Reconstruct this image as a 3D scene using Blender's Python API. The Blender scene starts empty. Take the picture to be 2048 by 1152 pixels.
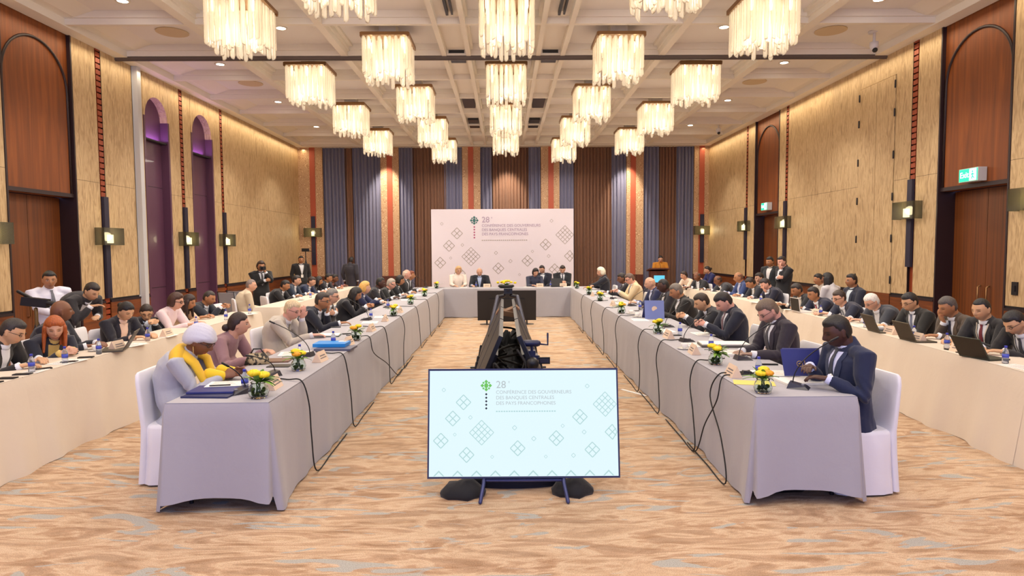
import bpy, math, random
import numpy as np
from mathutils import Vector, Matrix, noise
from mathutils.bvhtree import BVHTree
random.seed(7)
SC = bpy.context.scene
COL = SC.collection
PI = math.pi
# ------------------------------------------------------------------ camera, world, exposure
FPX, CAMH = 1300.0, 1.8
_yaw = math.atan(14 / FPX); _pit = math.atan(78 / FPX); _rol = math.atan(-.006)
_W = np.array([math.sin(_yaw) * math.cos(_pit), math.cos(_yaw) * math.cos(_pit), -math.sin(_pit)])
_R = np.cross(_W, [0, 0, 1]); _R /= np.linalg.norm(_R); _U = np.cross(_R, _W)
_R, _U = _R * math.cos(_rol) + _U * math.sin(_rol), _U * math.cos(_rol) - _R * math.sin(_rol)
cd = bpy.data.cameras.new('camera'); cam = bpy.data.objects.new('camera', cd); COL.objects.link(cam)
cd.sensor_width = 36; cd.lens = FPX / 2048 * 36; cd.clip_end = 200
M = Matrix(((_R[0], _U[0], -_W[0]), (_R[1], _U[1], -_W[1]), (_R[2], _U[2], -_W[2])))
cam.matrix_world = Matrix.Translation((0, 0, CAMH)) @ M.to_4x4()
SC.camera = cam
SC.view_settings.view_transform = 'Standard'; SC.view_settings.look = 'None'
SC.view_settings.gamma = 1; SC.view_settings.use_curve_mapping = False
SC.view_settings.exposure = 0.05
SC.cycles.max_bounces = 7; SC.cycles.transparent_max_bounces = 12; SC.cycles.caustics_reflective = False; SC.cycles.caustics_refractive = False
wd = bpy.data.worlds.new('world'); SC.world = wd; wd.use_nodes = True
wd.node_tree.nodes['Background'].inputs[0].default_value = (.44, .5, 1, 1)
wd.node_tree.nodes['Background'].inputs[1].default_value = 1.65

def lamp(kind, name, loc, power, color=(1, .8, .55), size=.2, rot=(0, 0, 0), spot=None, size_y=None, blend=.5):
    l = bpy.data.lights.new(name, kind); l.energy = power; l.color = color
    if kind == 'AREA':
        l.size = size
        if size_y: l.shape = 'RECTANGLE'; l.size_y = size_y
    else: l.shadow_soft_size = size
    if spot: l.spot_size = math.radians(spot); l.spot_blend = blend
    o = bpy.data.objects.new(name, l); o.location = loc; o.rotation_euler = rot; COL.objects.link(o)
    return o
WARM = (1, .89, .75); WHITE = (1, .94, .87)
CHP = 55       # watts in each chandelier
# chandeliers: column x, row y; rows nearer than y 7 hang over the camera and are only lamps here
CH_ROWS = [11.02 + 1.655 * k for k in range(-2, 7)]
CH = []
for k, y in enumerate(CH_ROWS):
    for x in ((-1.9, 1.9) if k % 2 == 0 else (-3.68, .05, 3.68)): CH.append((x, y))
for (x, y) in CH:
    lamp('AREA', 'chandelier_light', (x, y, 4.44), CHP * .55, WARM, .6); lamp('POINT', 'chandelier_glow', (x, y, 4.8), CHP * .34, WARM, .18)
for k in range(-7, -2):
    for x in ((-1.9, 1.9) if k % 2 == 0 else (-3.68, .05, 3.68)):
        lamp('POINT', 'chandelier_light', (x, 11.02 + 1.655 * k, 4.62), CHP * .8, WARM, .3)
DOWN = [(-5.62, 9.9), (5.62, 9.9), (-5.62, 13.2), (5.62, 13.2), (-5.62, 16.5), (5.62, 16.5), (-5.62, 19.8), (5.62, 19.8),
        (-3.7, 11.1), (3.7, 11.1), (-3.7, 14.4), (3.7, 14.4), (-3.7, 17.7), (3.7, 17.7)]
for (x, y) in DOWN + [(-5.62, 6.6), (5.62, 6.6), (-5.62, 3.3), (5.62, 3.3), (0, 3), (-3, 2), (3, 2)]:  # appended positions are out of view, lamps added to brighten the near hall
    lamp('SPOT', 'downlight_lamp', (x, y, 5.38), 150, WHITE, .05, spot=95)
# wall washers by the back wall and coves along the side walls
for x in (-4.0, .1, 4.15): lamp('SPOT', 'curtain_washer', (x, 21.5, 5.25), 520, (1, .86, .66), .05, rot=(math.radians(27), 0, 0), spot=50, blend=.8)
for s in (-1, 1):
    lamp('AREA', 'cove_light', (s * 6.8, 18.2, 5.2), 42, (1, .8, .5), .08, size_y=8.6)
    lamp('AREA', 'cove_light', (s * 6.8, 9, 5.2), 34, (1, .82, .55), .08, size_y=9.5)

def ray(px, py): return _W * FPX + _R * (px - 1024) + _U * (576 - py)
def onz(px, py, z): d = ray(px, py); return Vector(d * ((z - CAMH) / d[2])) + Vector((0, 0, CAMH))
def onx(px, py, x): d = ray(px, py); return Vector(d * (x / d[0])) + Vector((0, 0, CAMH))
def ony(px, py, y): d = ray(px, py); return Vector(d * (y / d[1])) + Vector((0, 0, CAMH))

# ------------------------------------------------------------------ materials
def srgb(c): return tuple(((x / 255) / 12.92 if x <= 10 else (((x / 255) + .055) / 1.055) ** 2.4) for x in c)
_mats = {}
def mat(name, rgb=(128, 128, 128), rough=.6, metal=0, emit=0, trans=0, sheen=0, coat=0, alpha=1, emc=None):
    if name in _mats: return _mats[name]
    m = bpy.data.materials.new(name); m.use_nodes = True; p = m.node_tree.nodes['Principled BSDF']
    c = (*srgb(rgb), 1)
    p.inputs['Base Color'].default_value = c; p.inputs['Roughness'].default_value = rough
    p.inputs['Metallic'].default_value = metal; p.inputs['Transmission Weight'].default_value = trans
    p.inputs['Sheen Weight'].default_value = sheen; p.inputs['Coat Weight'].default_value = coat; p.inputs['Alpha'].default_value = alpha
    if emit:
        p.inputs['Emission Color'].default_value = (*srgb(emc or rgb), 1); p.inputs['Emission Strength'].default_value = emit
    _mats[name] = m; return m
def nodes(m): return m.node_tree.nodes, m.node_tree.links, m.node_tree.nodes['Principled BSDF']
def tex_noise(m, scale=(1, 1, 1), nscale=5, detail=4, dist=0, rough=.5, coord='Object'):
    N, L, p = nodes(m)
    tc = N.new('ShaderNodeTexCoord'); mp = N.new('ShaderNodeMapping'); mp.inputs['Scale'].default_value = scale
    nz = N.new('ShaderNodeTexNoise'); nz.inputs['Scale'].default_value = nscale; nz.inputs['Detail'].default_value = detail
    nz.inputs['Distortion'].default_value = dist; nz.inputs['Roughness'].default_value = rough
    L.new(tc.outputs[coord], mp.inputs[0]); L.new(mp.outputs[0], nz.inputs['Vector']); return nz
def ramp(m, fac, stops):
    N, L, p = nodes(m); r = N.new('ShaderNodeValToRGB'); e = r.color_ramp.elements
    while len(e) < len(stops): e.new(.5)
    for i, (pos, c) in enumerate(stops): e[i].position = pos; e[i].color = (*srgb(c), 1)
    L.new(fac, r.inputs[0]); return r
def bump(m, fac, strength=.2, dist=.01):
    N, L, p = nodes(m); b = N.new('ShaderNodeBump'); b.inputs['Strength'].default_value = strength; b.inputs['Distance'].default_value = dist
    L.new(fac, b.inputs['Height']); L.new(b.outputs[0], p.inputs['Normal'])
def mixc(m, a, b, fac):
    N, L, p = nodes(m); x = N.new('ShaderNodeMix'); x.data_type = 'RGBA'
    L.new(fac, x.inputs[0]) if hasattr(fac, 'links') else x.inputs[0].__setattr__('default_value', fac)
    L.new(a, x.inputs[6]); L.new(b, x.inputs[7]); return x.outputs[2]

def wood_mat(name, dark, mid, light, sc=(3, 3, .35), ns=6, rough=.55, coat=0):
    m = mat(name, mid, rough, coat=coat); N, L, p = nodes(m)
    nz = tex_noise(m, sc, ns, 5, 1.2); r = ramp(m, nz.outputs[0], [(.3, dark), (.5, mid), (.7, light)]); L.new(r.outputs[0], p.inputs[0]); return m
WOOD = wood_mat('brown_wood', (102, 50, 12), (120, 60, 15), (136, 72, 20), (2.2, 2.2, .12), 5)
WOOD_DOOR = wood_mat('door_wood', (84, 42, 10), (106, 54, 13), (124, 66, 18), (6, 6, .08), 3)
WAINS = wood_mat('wainscot_wood', (86, 40, 8), (110, 54, 14), (132, 70, 22), (.3, .3, 5), 3)
LECT = wood_mat('lectern_wood', (60, 28, 18), (84, 40, 26), (104, 54, 34))
# pale figured wall panel
PANEL = mat('figured_wall_panel', (196, 160, 112), .55)
N, L, p = nodes(PANEL)
n1 = tex_noise(PANEL, (1.6, 1.6, .28), 7, 6, 2.2); n2 = tex_noise(PANEL, (9, 9, .8), 6, 4, .8)
r1 = ramp(PANEL, n1.outputs[0], [(.3, (138, 110, 76)), (.44, (176, 146, 106)), (.56, (208, 180, 138)), (.7, (160, 130, 92))])
r2 = ramp(PANEL, n2.outputs[0], [(.35, (172, 142, 102)), (.65, (210, 182, 140))])
L.new(mixc(PANEL, r1.outputs[0], r2.outputs[0], .45), p.inputs[0])
CURLY = mat('patterned_wallcovering', (200, 165, 120), .7)
N, L, p = nodes(CURLY); vo = N.new('ShaderNodeTexVoronoi'); vo.inputs['Scale'].default_value = 9; tc = N.new('ShaderNodeTexCoord')
L.new(tc.outputs['Object'], vo.inputs['Vector']); wv = N.new('ShaderNodeMath'); wv.operation = 'SINE'; mu = N.new('ShaderNodeMath'); mu.operation = 'MULTIPLY'; mu.inputs[1].default_value = 26
L.new(vo.outputs['Distance'], mu.inputs[0]); L.new(mu.outputs[0], wv.inputs[0])
L.new(ramp(CURLY, wv.outputs[0], [(.2, (168, 130, 98)), (.8, (206, 176, 142))]).outputs[0], p.inputs[0])
# carpet
CARPET = mat('patterned_carpet', (205, 160, 115), .95)
N, L, p = nodes(CARPET)
a1 = tex_noise(CARPET, (.42, 1.5, 1), 3.0, 5, 1.6, .6); a2 = tex_noise(CARPET, (.5, 1.7, 1), 2.3, 3, 2.4, .5); a3 = tex_noise(CARPET, (1, 1, 1), 160, 2)
a4 = tex_noise(CARPET, (.35, 1.1, 1), 9, 3, 1.0)
c1 = ramp(CARPET, a1.outputs[0], [(.37, (150, 112, 80)), (.45, (184, 144, 110)), (.5, (218, 190, 158)), (.57, (196, 160, 126)), (.64, (156, 122, 92))])
c2 = ramp(CARPET, a4.outputs[0], [(.35, (172, 138, 106)), (.55, (216, 188, 158)), (.7, (190, 158, 126))])
mx = mixc(CARPET, c1.outputs[0], c2.outputs[0], .4)
g = N.new('ShaderNodeRGB'); g.outputs[0].default_value = (*srgb((178, 174, 166)), 1)
gm = ramp(CARPET, a2.outputs[0], [(.6, (0, 0, 0)), (.625, (255, 255, 255))])
mx = mixc(CARPET, mx, g.outputs[0], gm.outputs[0])
sp = ramp(CARPET, a3.outputs[0], [(.35, (216, 216, 216)), (.6, (255, 255, 255))])
mm = N.new('ShaderNodeMix'); mm.data_type = 'RGBA'; mm.blend_type = 'MULTIPLY'; mm.inputs[0].default_value = 1
L.new(mx, mm.inputs[6]); L.new(sp.outputs[0], mm.inputs[7]); L.new(mm.outputs[2], p.inputs[0]); bump(CARPET, a3.outputs[0], .35, .006)
PAINT = mat('ceiling_paint', (230, 226, 224), .7); PAINT2 = mat('beam_paint', (230, 223, 212), .7)
DARK = mat('dark_metal', (34, 30, 34), .45, .3); BLACK = mat('black_plastic', (18, 18, 22), .4); RUBBER = mat('black_rubber', (22, 21, 22), .7)
NAVY = mat('navy_metal_bar', (44, 42, 62), .4, .3); COPPER = mat('copper_strip', (150, 66, 34), .45, .3); REDSTRIP = mat('rust_red_strip', (168, 78, 52), .6)
WHITE_M = mat('white_metal', (196, 196, 200), .4); PURPLE = mat('aubergine_lacquer', (92, 56, 78), .4, coat=.1)
GREYC = mat('lilac_grey_tablecloth', (168, 166, 174), .85, sheen=.2); CREAMC = mat('cream_tablecloth', (218, 204, 186), .85, sheen=.2)
CHAIRW = mat('white_chair_cover', (228, 226, 232), .8, sheen=.2)
for _m, _s in ((GREYC, 420), (CREAMC, 420), (CHAIRW, 420)):
    _n = tex_noise(_m, (1, 1, 1), 5, 5, .5); bump(_m, _n.outputs[0], .25, .02)
GLASS = mat('clear_glass', (235, 245, 240), .03, trans=1, alpha=1); nodes(GLASS)[2].inputs['IOR'].default_value = 1.2
PLASTIC = mat('clear_bottle', (225, 232, 245), .1, trans=.85); nodes(PLASTIC)[2].inputs['IOR'].default_value = 1.12
CAP = mat('blue_cap', (52, 60, 170), .4); BLABEL = mat('blue_label', (70, 84, 190), .5); PAPER = mat('white_paper', (238, 236, 232), .8)
CARD = mat('beige_card', (226, 200, 176), .8); PRINT = mat('grey_print', (120, 110, 110), .8)
LEAF = mat('green_leaf', (74, 120, 36), .5); LEAF2 = mat('light_green_leaf', (118, 160, 60), .5); YEL = mat('yellow_petal', (240, 214, 30), .5); ORG = mat('orange_petal', (232, 160, 30), .5)
CHROME = mat('chrome', (200, 200, 205), .2, 1); GOLD = mat('gold_print', (200, 165, 100), .4, .4); BRASS = mat('antique_brass', (150, 112, 74), .35, .7)
SCREEN_DARK = mat('dark_screen', (8, 8, 12), .45); TVB = mat('tv_bezel', (36, 40, 76), .3)
NAVYF = mat('navy_folder', (52, 56, 118), .5); NAVYD = mat('dark_navy_folder', (34, 40, 84), .5); CYAN = mat('bright_blue_folder', (24, 140, 226), .45)
SUITS = {}
def fabric(rgb, rough=.85):
    k = 'fabric_%d_%d_%d' % rgb
    if k in _mats: return _mats[k]
    m = mat(k, rgb, rough, sheen=.15); n = tex_noise(m, (1, 1, 1), 14, 3, .6); bump(m, n.outputs[0], .3, .012); return m
def hairm(rgb):
    k = 'hair_%d_%d_%d' % rgb
    if k in _mats: return _mats[k]
    m = mat(k, rgb, .5); n = tex_noise(m, (30, 30, 4), 6, 3); bump(m, n.outputs[0], .5, .006)
    N, L, p = nodes(m); d = tuple(int(c * .88) for c in rgb); l = tuple(min(255, int(c * 1.1 + 4)) for c in rgb)
    L.new(ramp(m, n.outputs[0], [(.35, d), (.65, l)]).outputs[0], p.inputs[0]); return m
SKIN = mat('skin', (200, 150, 120), .5); N, L, p = nodes(SKIN); at = N.new('ShaderNodeAttribute'); at.attribute_name = 'tone'
L.new(at.outputs['Color'], p.inputs[0]); p.inputs['Subsurface Weight'].default_value = 0

# ------------------------------------------------------------------ mesh helpers
class MB:
    def __init__(s): s.v = []; s.f = []; s.m = []; s.n = 0
    def add(s, vs, fs, mi=0):
        k = s.n; s.v.extend([tuple(v) for v in vs]); s.n += len(vs)
        s.f.extend([tuple(i + k for i in f) for f in fs]); s.m.extend([mi] * len(fs)); return s
    def box(s, x0, x1, y0, y1, z0, z1, mi=0):
        vs = [(x, y, z) for z in (z0, z1) for y in (y0, y1) for x in (x0, x1)]
        return s.add(vs, [(0, 2, 3, 1), (4, 5, 7, 6), (0, 1, 5, 4), (2, 6, 7, 3), (0, 4, 6, 2), (1, 3, 7, 5)], mi)
    def obox(s, c, ax, ay, az, mi=0):   # oriented box, half-axes
        c, ax, ay, az = map(Vector, (c, ax, ay, az))
        vs = [c + ax * i + ay * j + az * k for k in (-1, 1) for j in (-1, 1) for i in (-1, 1)]
        return s.add(vs, [(0, 2, 3, 1), (4, 5, 7, 6), (0, 1, 5, 4), (2, 6, 7, 3), (0, 4, 6, 2), (1, 3, 7, 5)], mi)
    def prism(s, poly, axis, a, b, mi=0):   # poly in the two other axes
        n = len(poly); vs = []
        for t in (a, b):
            for (u, w) in poly: vs.append((t, u, w) if axis == 0 else (u, t, w) if axis == 1 else (u, w, t))
        fs = [tuple(range(n))[::-1], tuple(range(n, 2 * n))] + [(i, (i + 1) % n, n + (i + 1) % n, n + i) for i in range(n)]
        return s.add(vs, fs, mi)
    def tube(s, pts, rad, n=10, ref=None, round_=True, mi=0, steps=2):
        pts = [Vector(p) for p in pts]; rad = [(r, r) if not isinstance(r, tuple) else r for r in (rad if isinstance(rad, list) else [rad] * len(pts))]
        if round_:
            t0 = (pts[0] - pts[1]).normalized(); t1 = (pts[-1] - pts[-2]).normalized()
            pre = []; post = []
            for k in range(steps, 0, -1):
                a = k / (steps + .35) * PI / 2; c, si = math.cos(a), math.sin(a)
                pre.append((pts[0] + t0 * min(rad[0]) * si, (rad[0][0] * c, rad[0][1] * c)))
                post.insert(0, (pts[-1] + t1 * min(rad[-1]) * si, (rad[-1][0] * c, rad[-1][1] * c)))
            pts2 = [q[0] for q in pre] + pts + [q[0] for q in post]; rad = [q[1] for q in pre] + rad + [q[1] for q in post]; pts = pts2
        m = len(pts); vs = []
        r0 = Vector(ref) if ref is not None else None
        side = None
        for i in range(m):
            t = (pts[min(i + 1, m - 1)] - pts[max(i - 1, 0)])
            t = t.normalized() if t.length > 1e-9 else Vector((0, 0, 1))
            if r0 is None:
                if side is None:
                    side = t.cross(Vector((0, 0, 1)) if abs(t.z) < .9 else Vector((1, 0, 0))).normalized()
                sd = (side - t * side.dot(t)).normalized(); side = sd
            else: sd = (r0 - t * r0.dot(t)).normalized()
            ot = t.cross(sd)
            for j in range(n):
                a = 2 * PI * j / n; vs.append(pts[i] + sd * math.cos(a) * rad[i][0] + ot * math.sin(a) * rad[i][1])
        fs = [(i * n + j, i * n + (j + 1) % n, (i + 1) * n + (j + 1) % n, (i + 1) * n + j) for i in range(m - 1) for j in range(n)]
        fs += [tuple(range(n))[::-1], tuple((m - 1) * n + j for j in range(n))]
        return s.add(vs, fs, mi)
    def lathe(s, prof, n=16, c=(0, 0, 0), mi=0, sx=1, sy=1, phase=0, cap=True):
        vs = []; m = len(prof)
        for (r, z) in prof:
            for j in range(n):
                a = 2 * PI * j / n + phase; vs.append((c[0] + r * math.cos(a) * sx, c[1] + r * math.sin(a) * sy, c[2] + z))
        fs = [(i * n + j, i * n + (j + 1) % n, (i + 1) * n + (j + 1) % n, (i + 1) * n + j) for i in range(m - 1) for j in range(n)]
        if cap: fs += [tuple(range(n))[::-1], tuple((m - 1) * n + j for j in range(n))]
        return s.add(vs, fs, mi)
    def ball(s, c, r, n=10, mi=0, sc=(1, 1, 1)):
        k = max(4, n // 2); prof = [(max(1e-4, math.sin(PI * i / k)) * r, -math.cos(PI * i / k) * r * sc[2]) for i in range(k + 1)]
        return s.lathe(prof, n, c, mi, sc[0], sc[1])
    def grid(s, P, mi=0):   # P[i][j] points
        a, b = len(P), len(P[0]); vs = [q for row in P for q in row]
        return s.add(vs, [(i * b + j, i * b + j + 1, (i + 1) * b + j + 1, (i + 1) * b + j) for i in range(a - 1) for j in range(b - 1)], mi)
    def mesh(s, name, mats, smooth=False):
        me = bpy.data.meshes.new(name); me.from_pydata(s.v, [], s.f)
        for m in (mats if isinstance(mats, (list, tuple)) else [mats]): me.materials.append(m)
        if any(s.m): me.polygons.foreach_set('material_index', s.m)
        if smooth: me.polygons.foreach_set('use_smooth', [True] * len(s.f))
        me.update(); return me
def obj(name, mesh, parent=None, loc=None, rz=None):
    o = bpy.data.objects.new(name, mesh); COL.objects.link(o)
    if parent: o.parent = parent
    if loc is not None: o.location = loc
    if rz is not None: o.rotation_euler = (0, 0, rz)
    return o
def part(name, mb, mats, parent, smooth=False, label=None, loc=None):
    o = obj(name, mb.mesh(name, mats, smooth), parent, loc)
    if label: o['label'] = label
    return o
def tag(o, label, cat, group=None, kind=None):
    o['label'] = label; o['category'] = cat
    if group: o['group'] = group
    if kind: o['kind'] = kind
    return o
def thing(name, label, cat, loc=(0, 0, 0), rz=0, group=None):
    o = bpy.data.objects.new(name, None); COL.objects.link(o); o.location = loc; o.rotation_euler = (0, 0, rz); o.empty_display_size = .1
    return tag(o, label, cat, group)
def struct(name, mb, mats, smooth=False, label=None):
    o = obj(name, mb.mesh(name, mats, smooth)); o['kind'] = 'structure'
    if label: o['label'] = label
    return o
def copy_tree(o, parent=None, loc=None, rz=None, label=None):
    c = o.copy(); COL.objects.link(c)
    if parent: c.parent = parent
    if loc is not None: c.location = loc
    if rz is not None: c.rotation_euler = (0, 0, rz)
    if label: c['label'] = label
    for ch in o.children: copy_tree(ch, c)
    return c
def sm(a, b, x):
    t = np.clip((x - a) / (b - a), 0, 1); return t * t * (3 - 2 * t)
# ------------------------------------------------------------------ room shell
YB, YF, XW, ZC = 22.6, -3.0, 7.0, 5.3
b = MB(); b.box(-8, 8, YF, YB + .4, -.1, 0); struct('floor', b, CARPET)
# ceiling: coffers, beams, slots
ZT = 5.5
b = MB(); b.box(-7.4, 7.4, YF, YB + .3, ZT, ZT + .1, 0)
def lbeam(x, w, mi=1):
    b.box(x - w / 2, x + w / 2, YF, YB, ZC - .006, ZT, mi); b.box(x - w / 2 - .035, x + w / 2 + .035, YF, YB, ZC + .082, ZT, mi); b.box(x - w / 2 - .1, x + w / 2 + .1, YF, YB, ZC + .152, ZT, mi)
for s in (-1, 1):
    for x, w in ((s * 2.87, .12), (s * 4.85, .16)): lbeam(x, w)
    # slot beam: two rails with a dark channel between
    for dx in (-.22, .22): b.box(s * .85 + dx - .04, s * .85 + dx + .04, YF, YB, ZC - .01, ZT, 1)
    b.box(s * .85 - .3, s * .85 + .3, YF, YB, ZC + .1, ZT, 1)
    b.box(s * 6.8 - .2, s * 6.8 + .2, YF, YB, ZC + .1, ZT, 1); b.box(s * 6.9 - .13, s * 6.9 + .13, YF, YB, ZC - .02, ZT, 1)
    b.prism([(s * 6.6, ZT), (s * 6.3, ZT), (s * 6.6, ZC + .1)] if s > 0 else [(s * 6.6, ZC + .1), (s * 6.3, ZT), (s * 6.6, ZT)], 1, YF, YB, 1)
YBM = [10.38 + 1.655 * k for k in range(-8, 8)]
for y in YBM:
    b.box(-7, 7, y - .04, y + .04, ZC, ZT, 1); b.box(-7, 7, y - .075, y + .075, ZC + .095, ZT, 1)
b.box(-7, 7, YB - .5, YB, ZC - .03, ZT, 1)
struct('ceiling', b, [PAINT, PAINT2])
for s in (-1, 1):   # air diffusers and dark openings in the slot beams
    for (y0, y1) in ((11.98, 12.62), (15.6, 16.6), (18.1, 19.3), (7.2, 10.1)):
        b = MB(); w = .14 if y0 > 11 else .02
        b.box(s * .85 - w, s * .85 + w, y0, y1, ZC + .04, ZC + .098)
        if y0 < 11: b.box(s * .85 + .06, s * .85 + .09, y0, y1, ZC + .05, ZC + .098)
        o = part('air_slot', b, BLACK, None)
        tag(o, 'dark air slot in the %s ceiling channel, %s' % ('left' if s < 0 else 'right', {11.98: 'just past the track', 15.6: 'beyond the middle chandeliers', 18.1: 'nearest the curtains', 7.2: 'long twin slit nearest the camera'}[y0]), 'air vent', 'air slots in the ceiling channels')
b = MB(); b.box(-7, 7, 12.0, 12.1, ZC - .06, ZC - .005); b.box(-7, 7, 12.02, 12.035, ZC - .075, ZC - .06)
struct('trim_1', b, mat('partition_track', (96, 84, 78), .5), label='folding partition track across the ceiling')

# side walls: list of (kind, y0, y1)
WOODMATS = [PANEL, WAINS, WOOD, DARK, PURPLE, WOOD_DOOR, COPPER, mat('dark_reveal', (38, 18, 22), .5)]
def side_wall(name, s, segs):
    b = MB()
    def bx(d0, d1, y0, y1, z0, z1, mi):   # depth measured outward from the wall plane
        x0, x1 = s * (XW + d0), s * (XW + d1); b.box(min(x0, x1), max(x0, x1), y0, y1, z0, z1, mi)
    for kind, y0, y1 in segs:
        if kind == 'panel':
            n = max(1, round((y1 - y0) / 1.05)); w = (y1 - y0) / n
            for k in range(n):
                g = .004
                for (za, zb) in ((.97, 2.98), (2.985, ZC)): bx(0, .2, y0 + k * w + g, y0 + (k + 1) * w - g, za, zb, 0)
            bx(.006, .25, y0, y1, 0, ZC + .2, 3)
            bx(-.012, .2, y0, y1, 0, .9, 1); bx(-.02, .2, y0, y1, .9, .935, 7); bx(-.02, .2, y0, y1, 0, .08, 7)
        elif kind == 'strip':
            bx(.05, .25, y0, y1, 0, ZC + .2, 3)
            k = 0
            z = 2.75
            while z < ZC: bx(.0, .06, y0 + .02, y1 - .02, z, z + .075, 6); z += .1
            z = .0
            while z < .9: bx(.0, .06, y0 + .02, y1 - .02, z, z + .075, 6); z += .1
            bx(.045, .1, y0 + .005, y1 - .005, 0, ZC, 6)
        elif kind == 'arch':      # door opening with arched wooden panel above
            bx(.05, .25, y0, y1, 2.68, ZC + .2, 2); bx(.03, .05, y0, y1, 2.68, 2.74, 7)
            for (a, c) in ((y0 - .03, y0), (y1, y1 + .03)): bx(-.01, .4, a, c, 0, ZC, 7)
            bx(.36, .42, y0, y1, 0, 2.7, 7)
        elif kind == 'niche':
            yc, r = (y0 + y1) / 2, (y1 - y0) / 2 - .05; zs = 4.45
            bx(.15, .32, y0, y1, 0, ZC, 4)
            for (a, c) in ((y0 - .01, y0 + .05), (y1 - .05, y1 + .01)): bx(-.01, .3, a, c, 0, zs, 4)
            for k in range(12):   # spandrel above the arch
                a0, a1 = PI * k / 12, PI * (k + 1) / 12
                p0, p1 = (yc - r * math.cos(a0), zs + r * math.sin(a0)), (yc - r * math.cos(a1), zs + r * math.sin(a1))
                poly = [p0, p1, (p1[0], ZC), (p0[0], ZC)]
                xa, xb = sorted((s * (XW - .005), s * (XW + .25))); b.prism(poly, 0, xa, xb, 0)
            for (a, c) in ((y0 - .01, y0 + .05), (y1 - .05, y1 + .01)): bx(-.005, .25, a, c, zs, ZC, 0)
            bx(.02, .3, y0, y1, 4.0, 4.03, 3); bx(.148, .3, y0, y1, 3.1, 3.11, 3); bx(.148, .3, y0, y1, 1.05, 1.06, 3)
    o = struct(name, b, WOODMATS)
    return o
LSEG = [('panel', YF, 8.8), ('strip', 8.8, 8.94), ('panel', 8.94, 9.28), ('arch', 9.31, 10.77), ('panel', 10.8, 11.42), ('strip', 11.42, 11.58), ('panel', 11.58, 12.52),
        ('panel', 12.66, 12.86), ('niche', 12.87, 13.82), ('panel', 13.83, 14.28), ('strip', 14.28, 14.43), ('panel', 14.43, 14.78), ('niche', 14.79, 15.85), ('panel', 15.86, 16.28), ('strip', 16.28, 16.42), ('panel', 16.42, YB)]
RSEG = [('panel', YF, 8.45), ('strip', 8.45, 8.6), ('panel', 8.6, 9.0), ('arch', 9.03, 10.48), ('panel', 10.51, 11.08), ('strip', 11.08, 11.24), ('panel', 11.24, 11.7), ('panel', 12.88, 16.1),
        ('strip', 16.1, 16.24), ('panel', 16.24, 16.62), ('arch', 16.65, 18.2), ('panel', 18.23, 18.75), ('strip', 18.75, 18.89), ('panel', 18.89, YB)]
side_wall('wall_left', -1, LSEG); side_wall('wall_right', 1, RSEG)
# purple lamps on the niche ledges
for y in (13.35, 15.32): lamp('AREA', 'niche_lamp', (-7.08, y, 4.06), 4, (.55, .3, 1), .08, rot=(PI, 0, 0), size_y=.7)
# arched mouldings + doors
def arch_line(name, s, y0, y1, label):
    b = MB(); yc, r = (y0 + y1) / 2, (y1 - y0) / 2 - .04; zs = ZC - .28 - r; x = s * (XW + .045)
    pts = [(x, yc - r, 2.74)] + [(x, yc - r * math.cos(PI * k / 20), zs + 1.0 * r * math.sin(PI * k / 20)) for k in range(21)] + [(x, yc + r, 2.74)]
    b.tube(pts, .022, 6, round_=False); return struct(name, b, WOODMATS[7], True, label)
arch_line('trim_2', -1, 9.31, 10.77, 'dark arched moulding over the left door'); arch_line('trim_3', 1, 9.03, 10.48, 'dark arched moulding over the near right door'); arch_line('trim_4', 1, 16.65, 18.2, 'dark arched moulding over the far right door')
for i, (s, y0, y1) in enumerate(((-1, 9.31, 10.77), (1, 9.03, 10.48), (1, 16.65, 18.2))):
    d = bpy.data.objects.new('door_%d' % (i + 1), None); COL.objects.link(d); d['kind'] = 'structure'; d.location = (s * (XW + .3), (y0 + y1) / 2, 0)
    w = (y1 - y0) / 2
    for q in (-1, 1):
        b = MB(); b.box(-.025, .025, min(0, q * w) + .004, max(0, q * w) - .004, .01, 2.67); part('door_leaf', b, WOOD_DOOR, d)
        b = MB(); b.tube([(-s * .03, q * .09, .8), (-s * .07, q * .09, .82), (-s * .07, q * .09, 1.18), (-s * .03, q * .09, 1.2)], .012, 8); part('door_handle', b, BRASS, d, True)
# stack door panels on the right wall
d = bpy.data.objects.new('door_4', None); COL.objects.link(d); d['kind'] = 'structure'; d.location = (XW, 12.29, 0); d['label'] = 'tall partition storage door flush with the panelling'
for k in range(2):
    b = MB(); y0 = -.58 + .58 * k; b.box(-.01, .04, y0 + .006, y0 + .574, .0, 4.86, 0); b.box(-.016, .04, y0 + .006, y0 + .574, 0, .95, 1); part('door_leaf', b, [PANEL, WAINS], d)
    for z in (1.2, 1.95, 2.7, 3.45, 4.2, 4.7):
        b = MB(); b.tube([(-.02, (-.585, .585)[k], z - .06), (-.02, (-.585, .585)[k], z + .06)], .014, 8); part('hinge', b, DARK, d, True)
b = MB(); b.box(XW, XW + .2, 11.7, 12.88, 4.87, ZC, 0); b.box(XW + .05, XW + .2, 11.7, 12.88, 0, ZC, 1); struct('trim_5', b, [PANEL, DARK])
# white partition jamb post on the left wall
b = MB(); b.box(-7.0, -6.9, 12.53, 12.65, 0, ZC); b.box(-7.2, -7.0, 12.5, 12.68, 0, ZC); struct('trim_6', b, WHITE_M, label='white metal partition jamb post')

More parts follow.
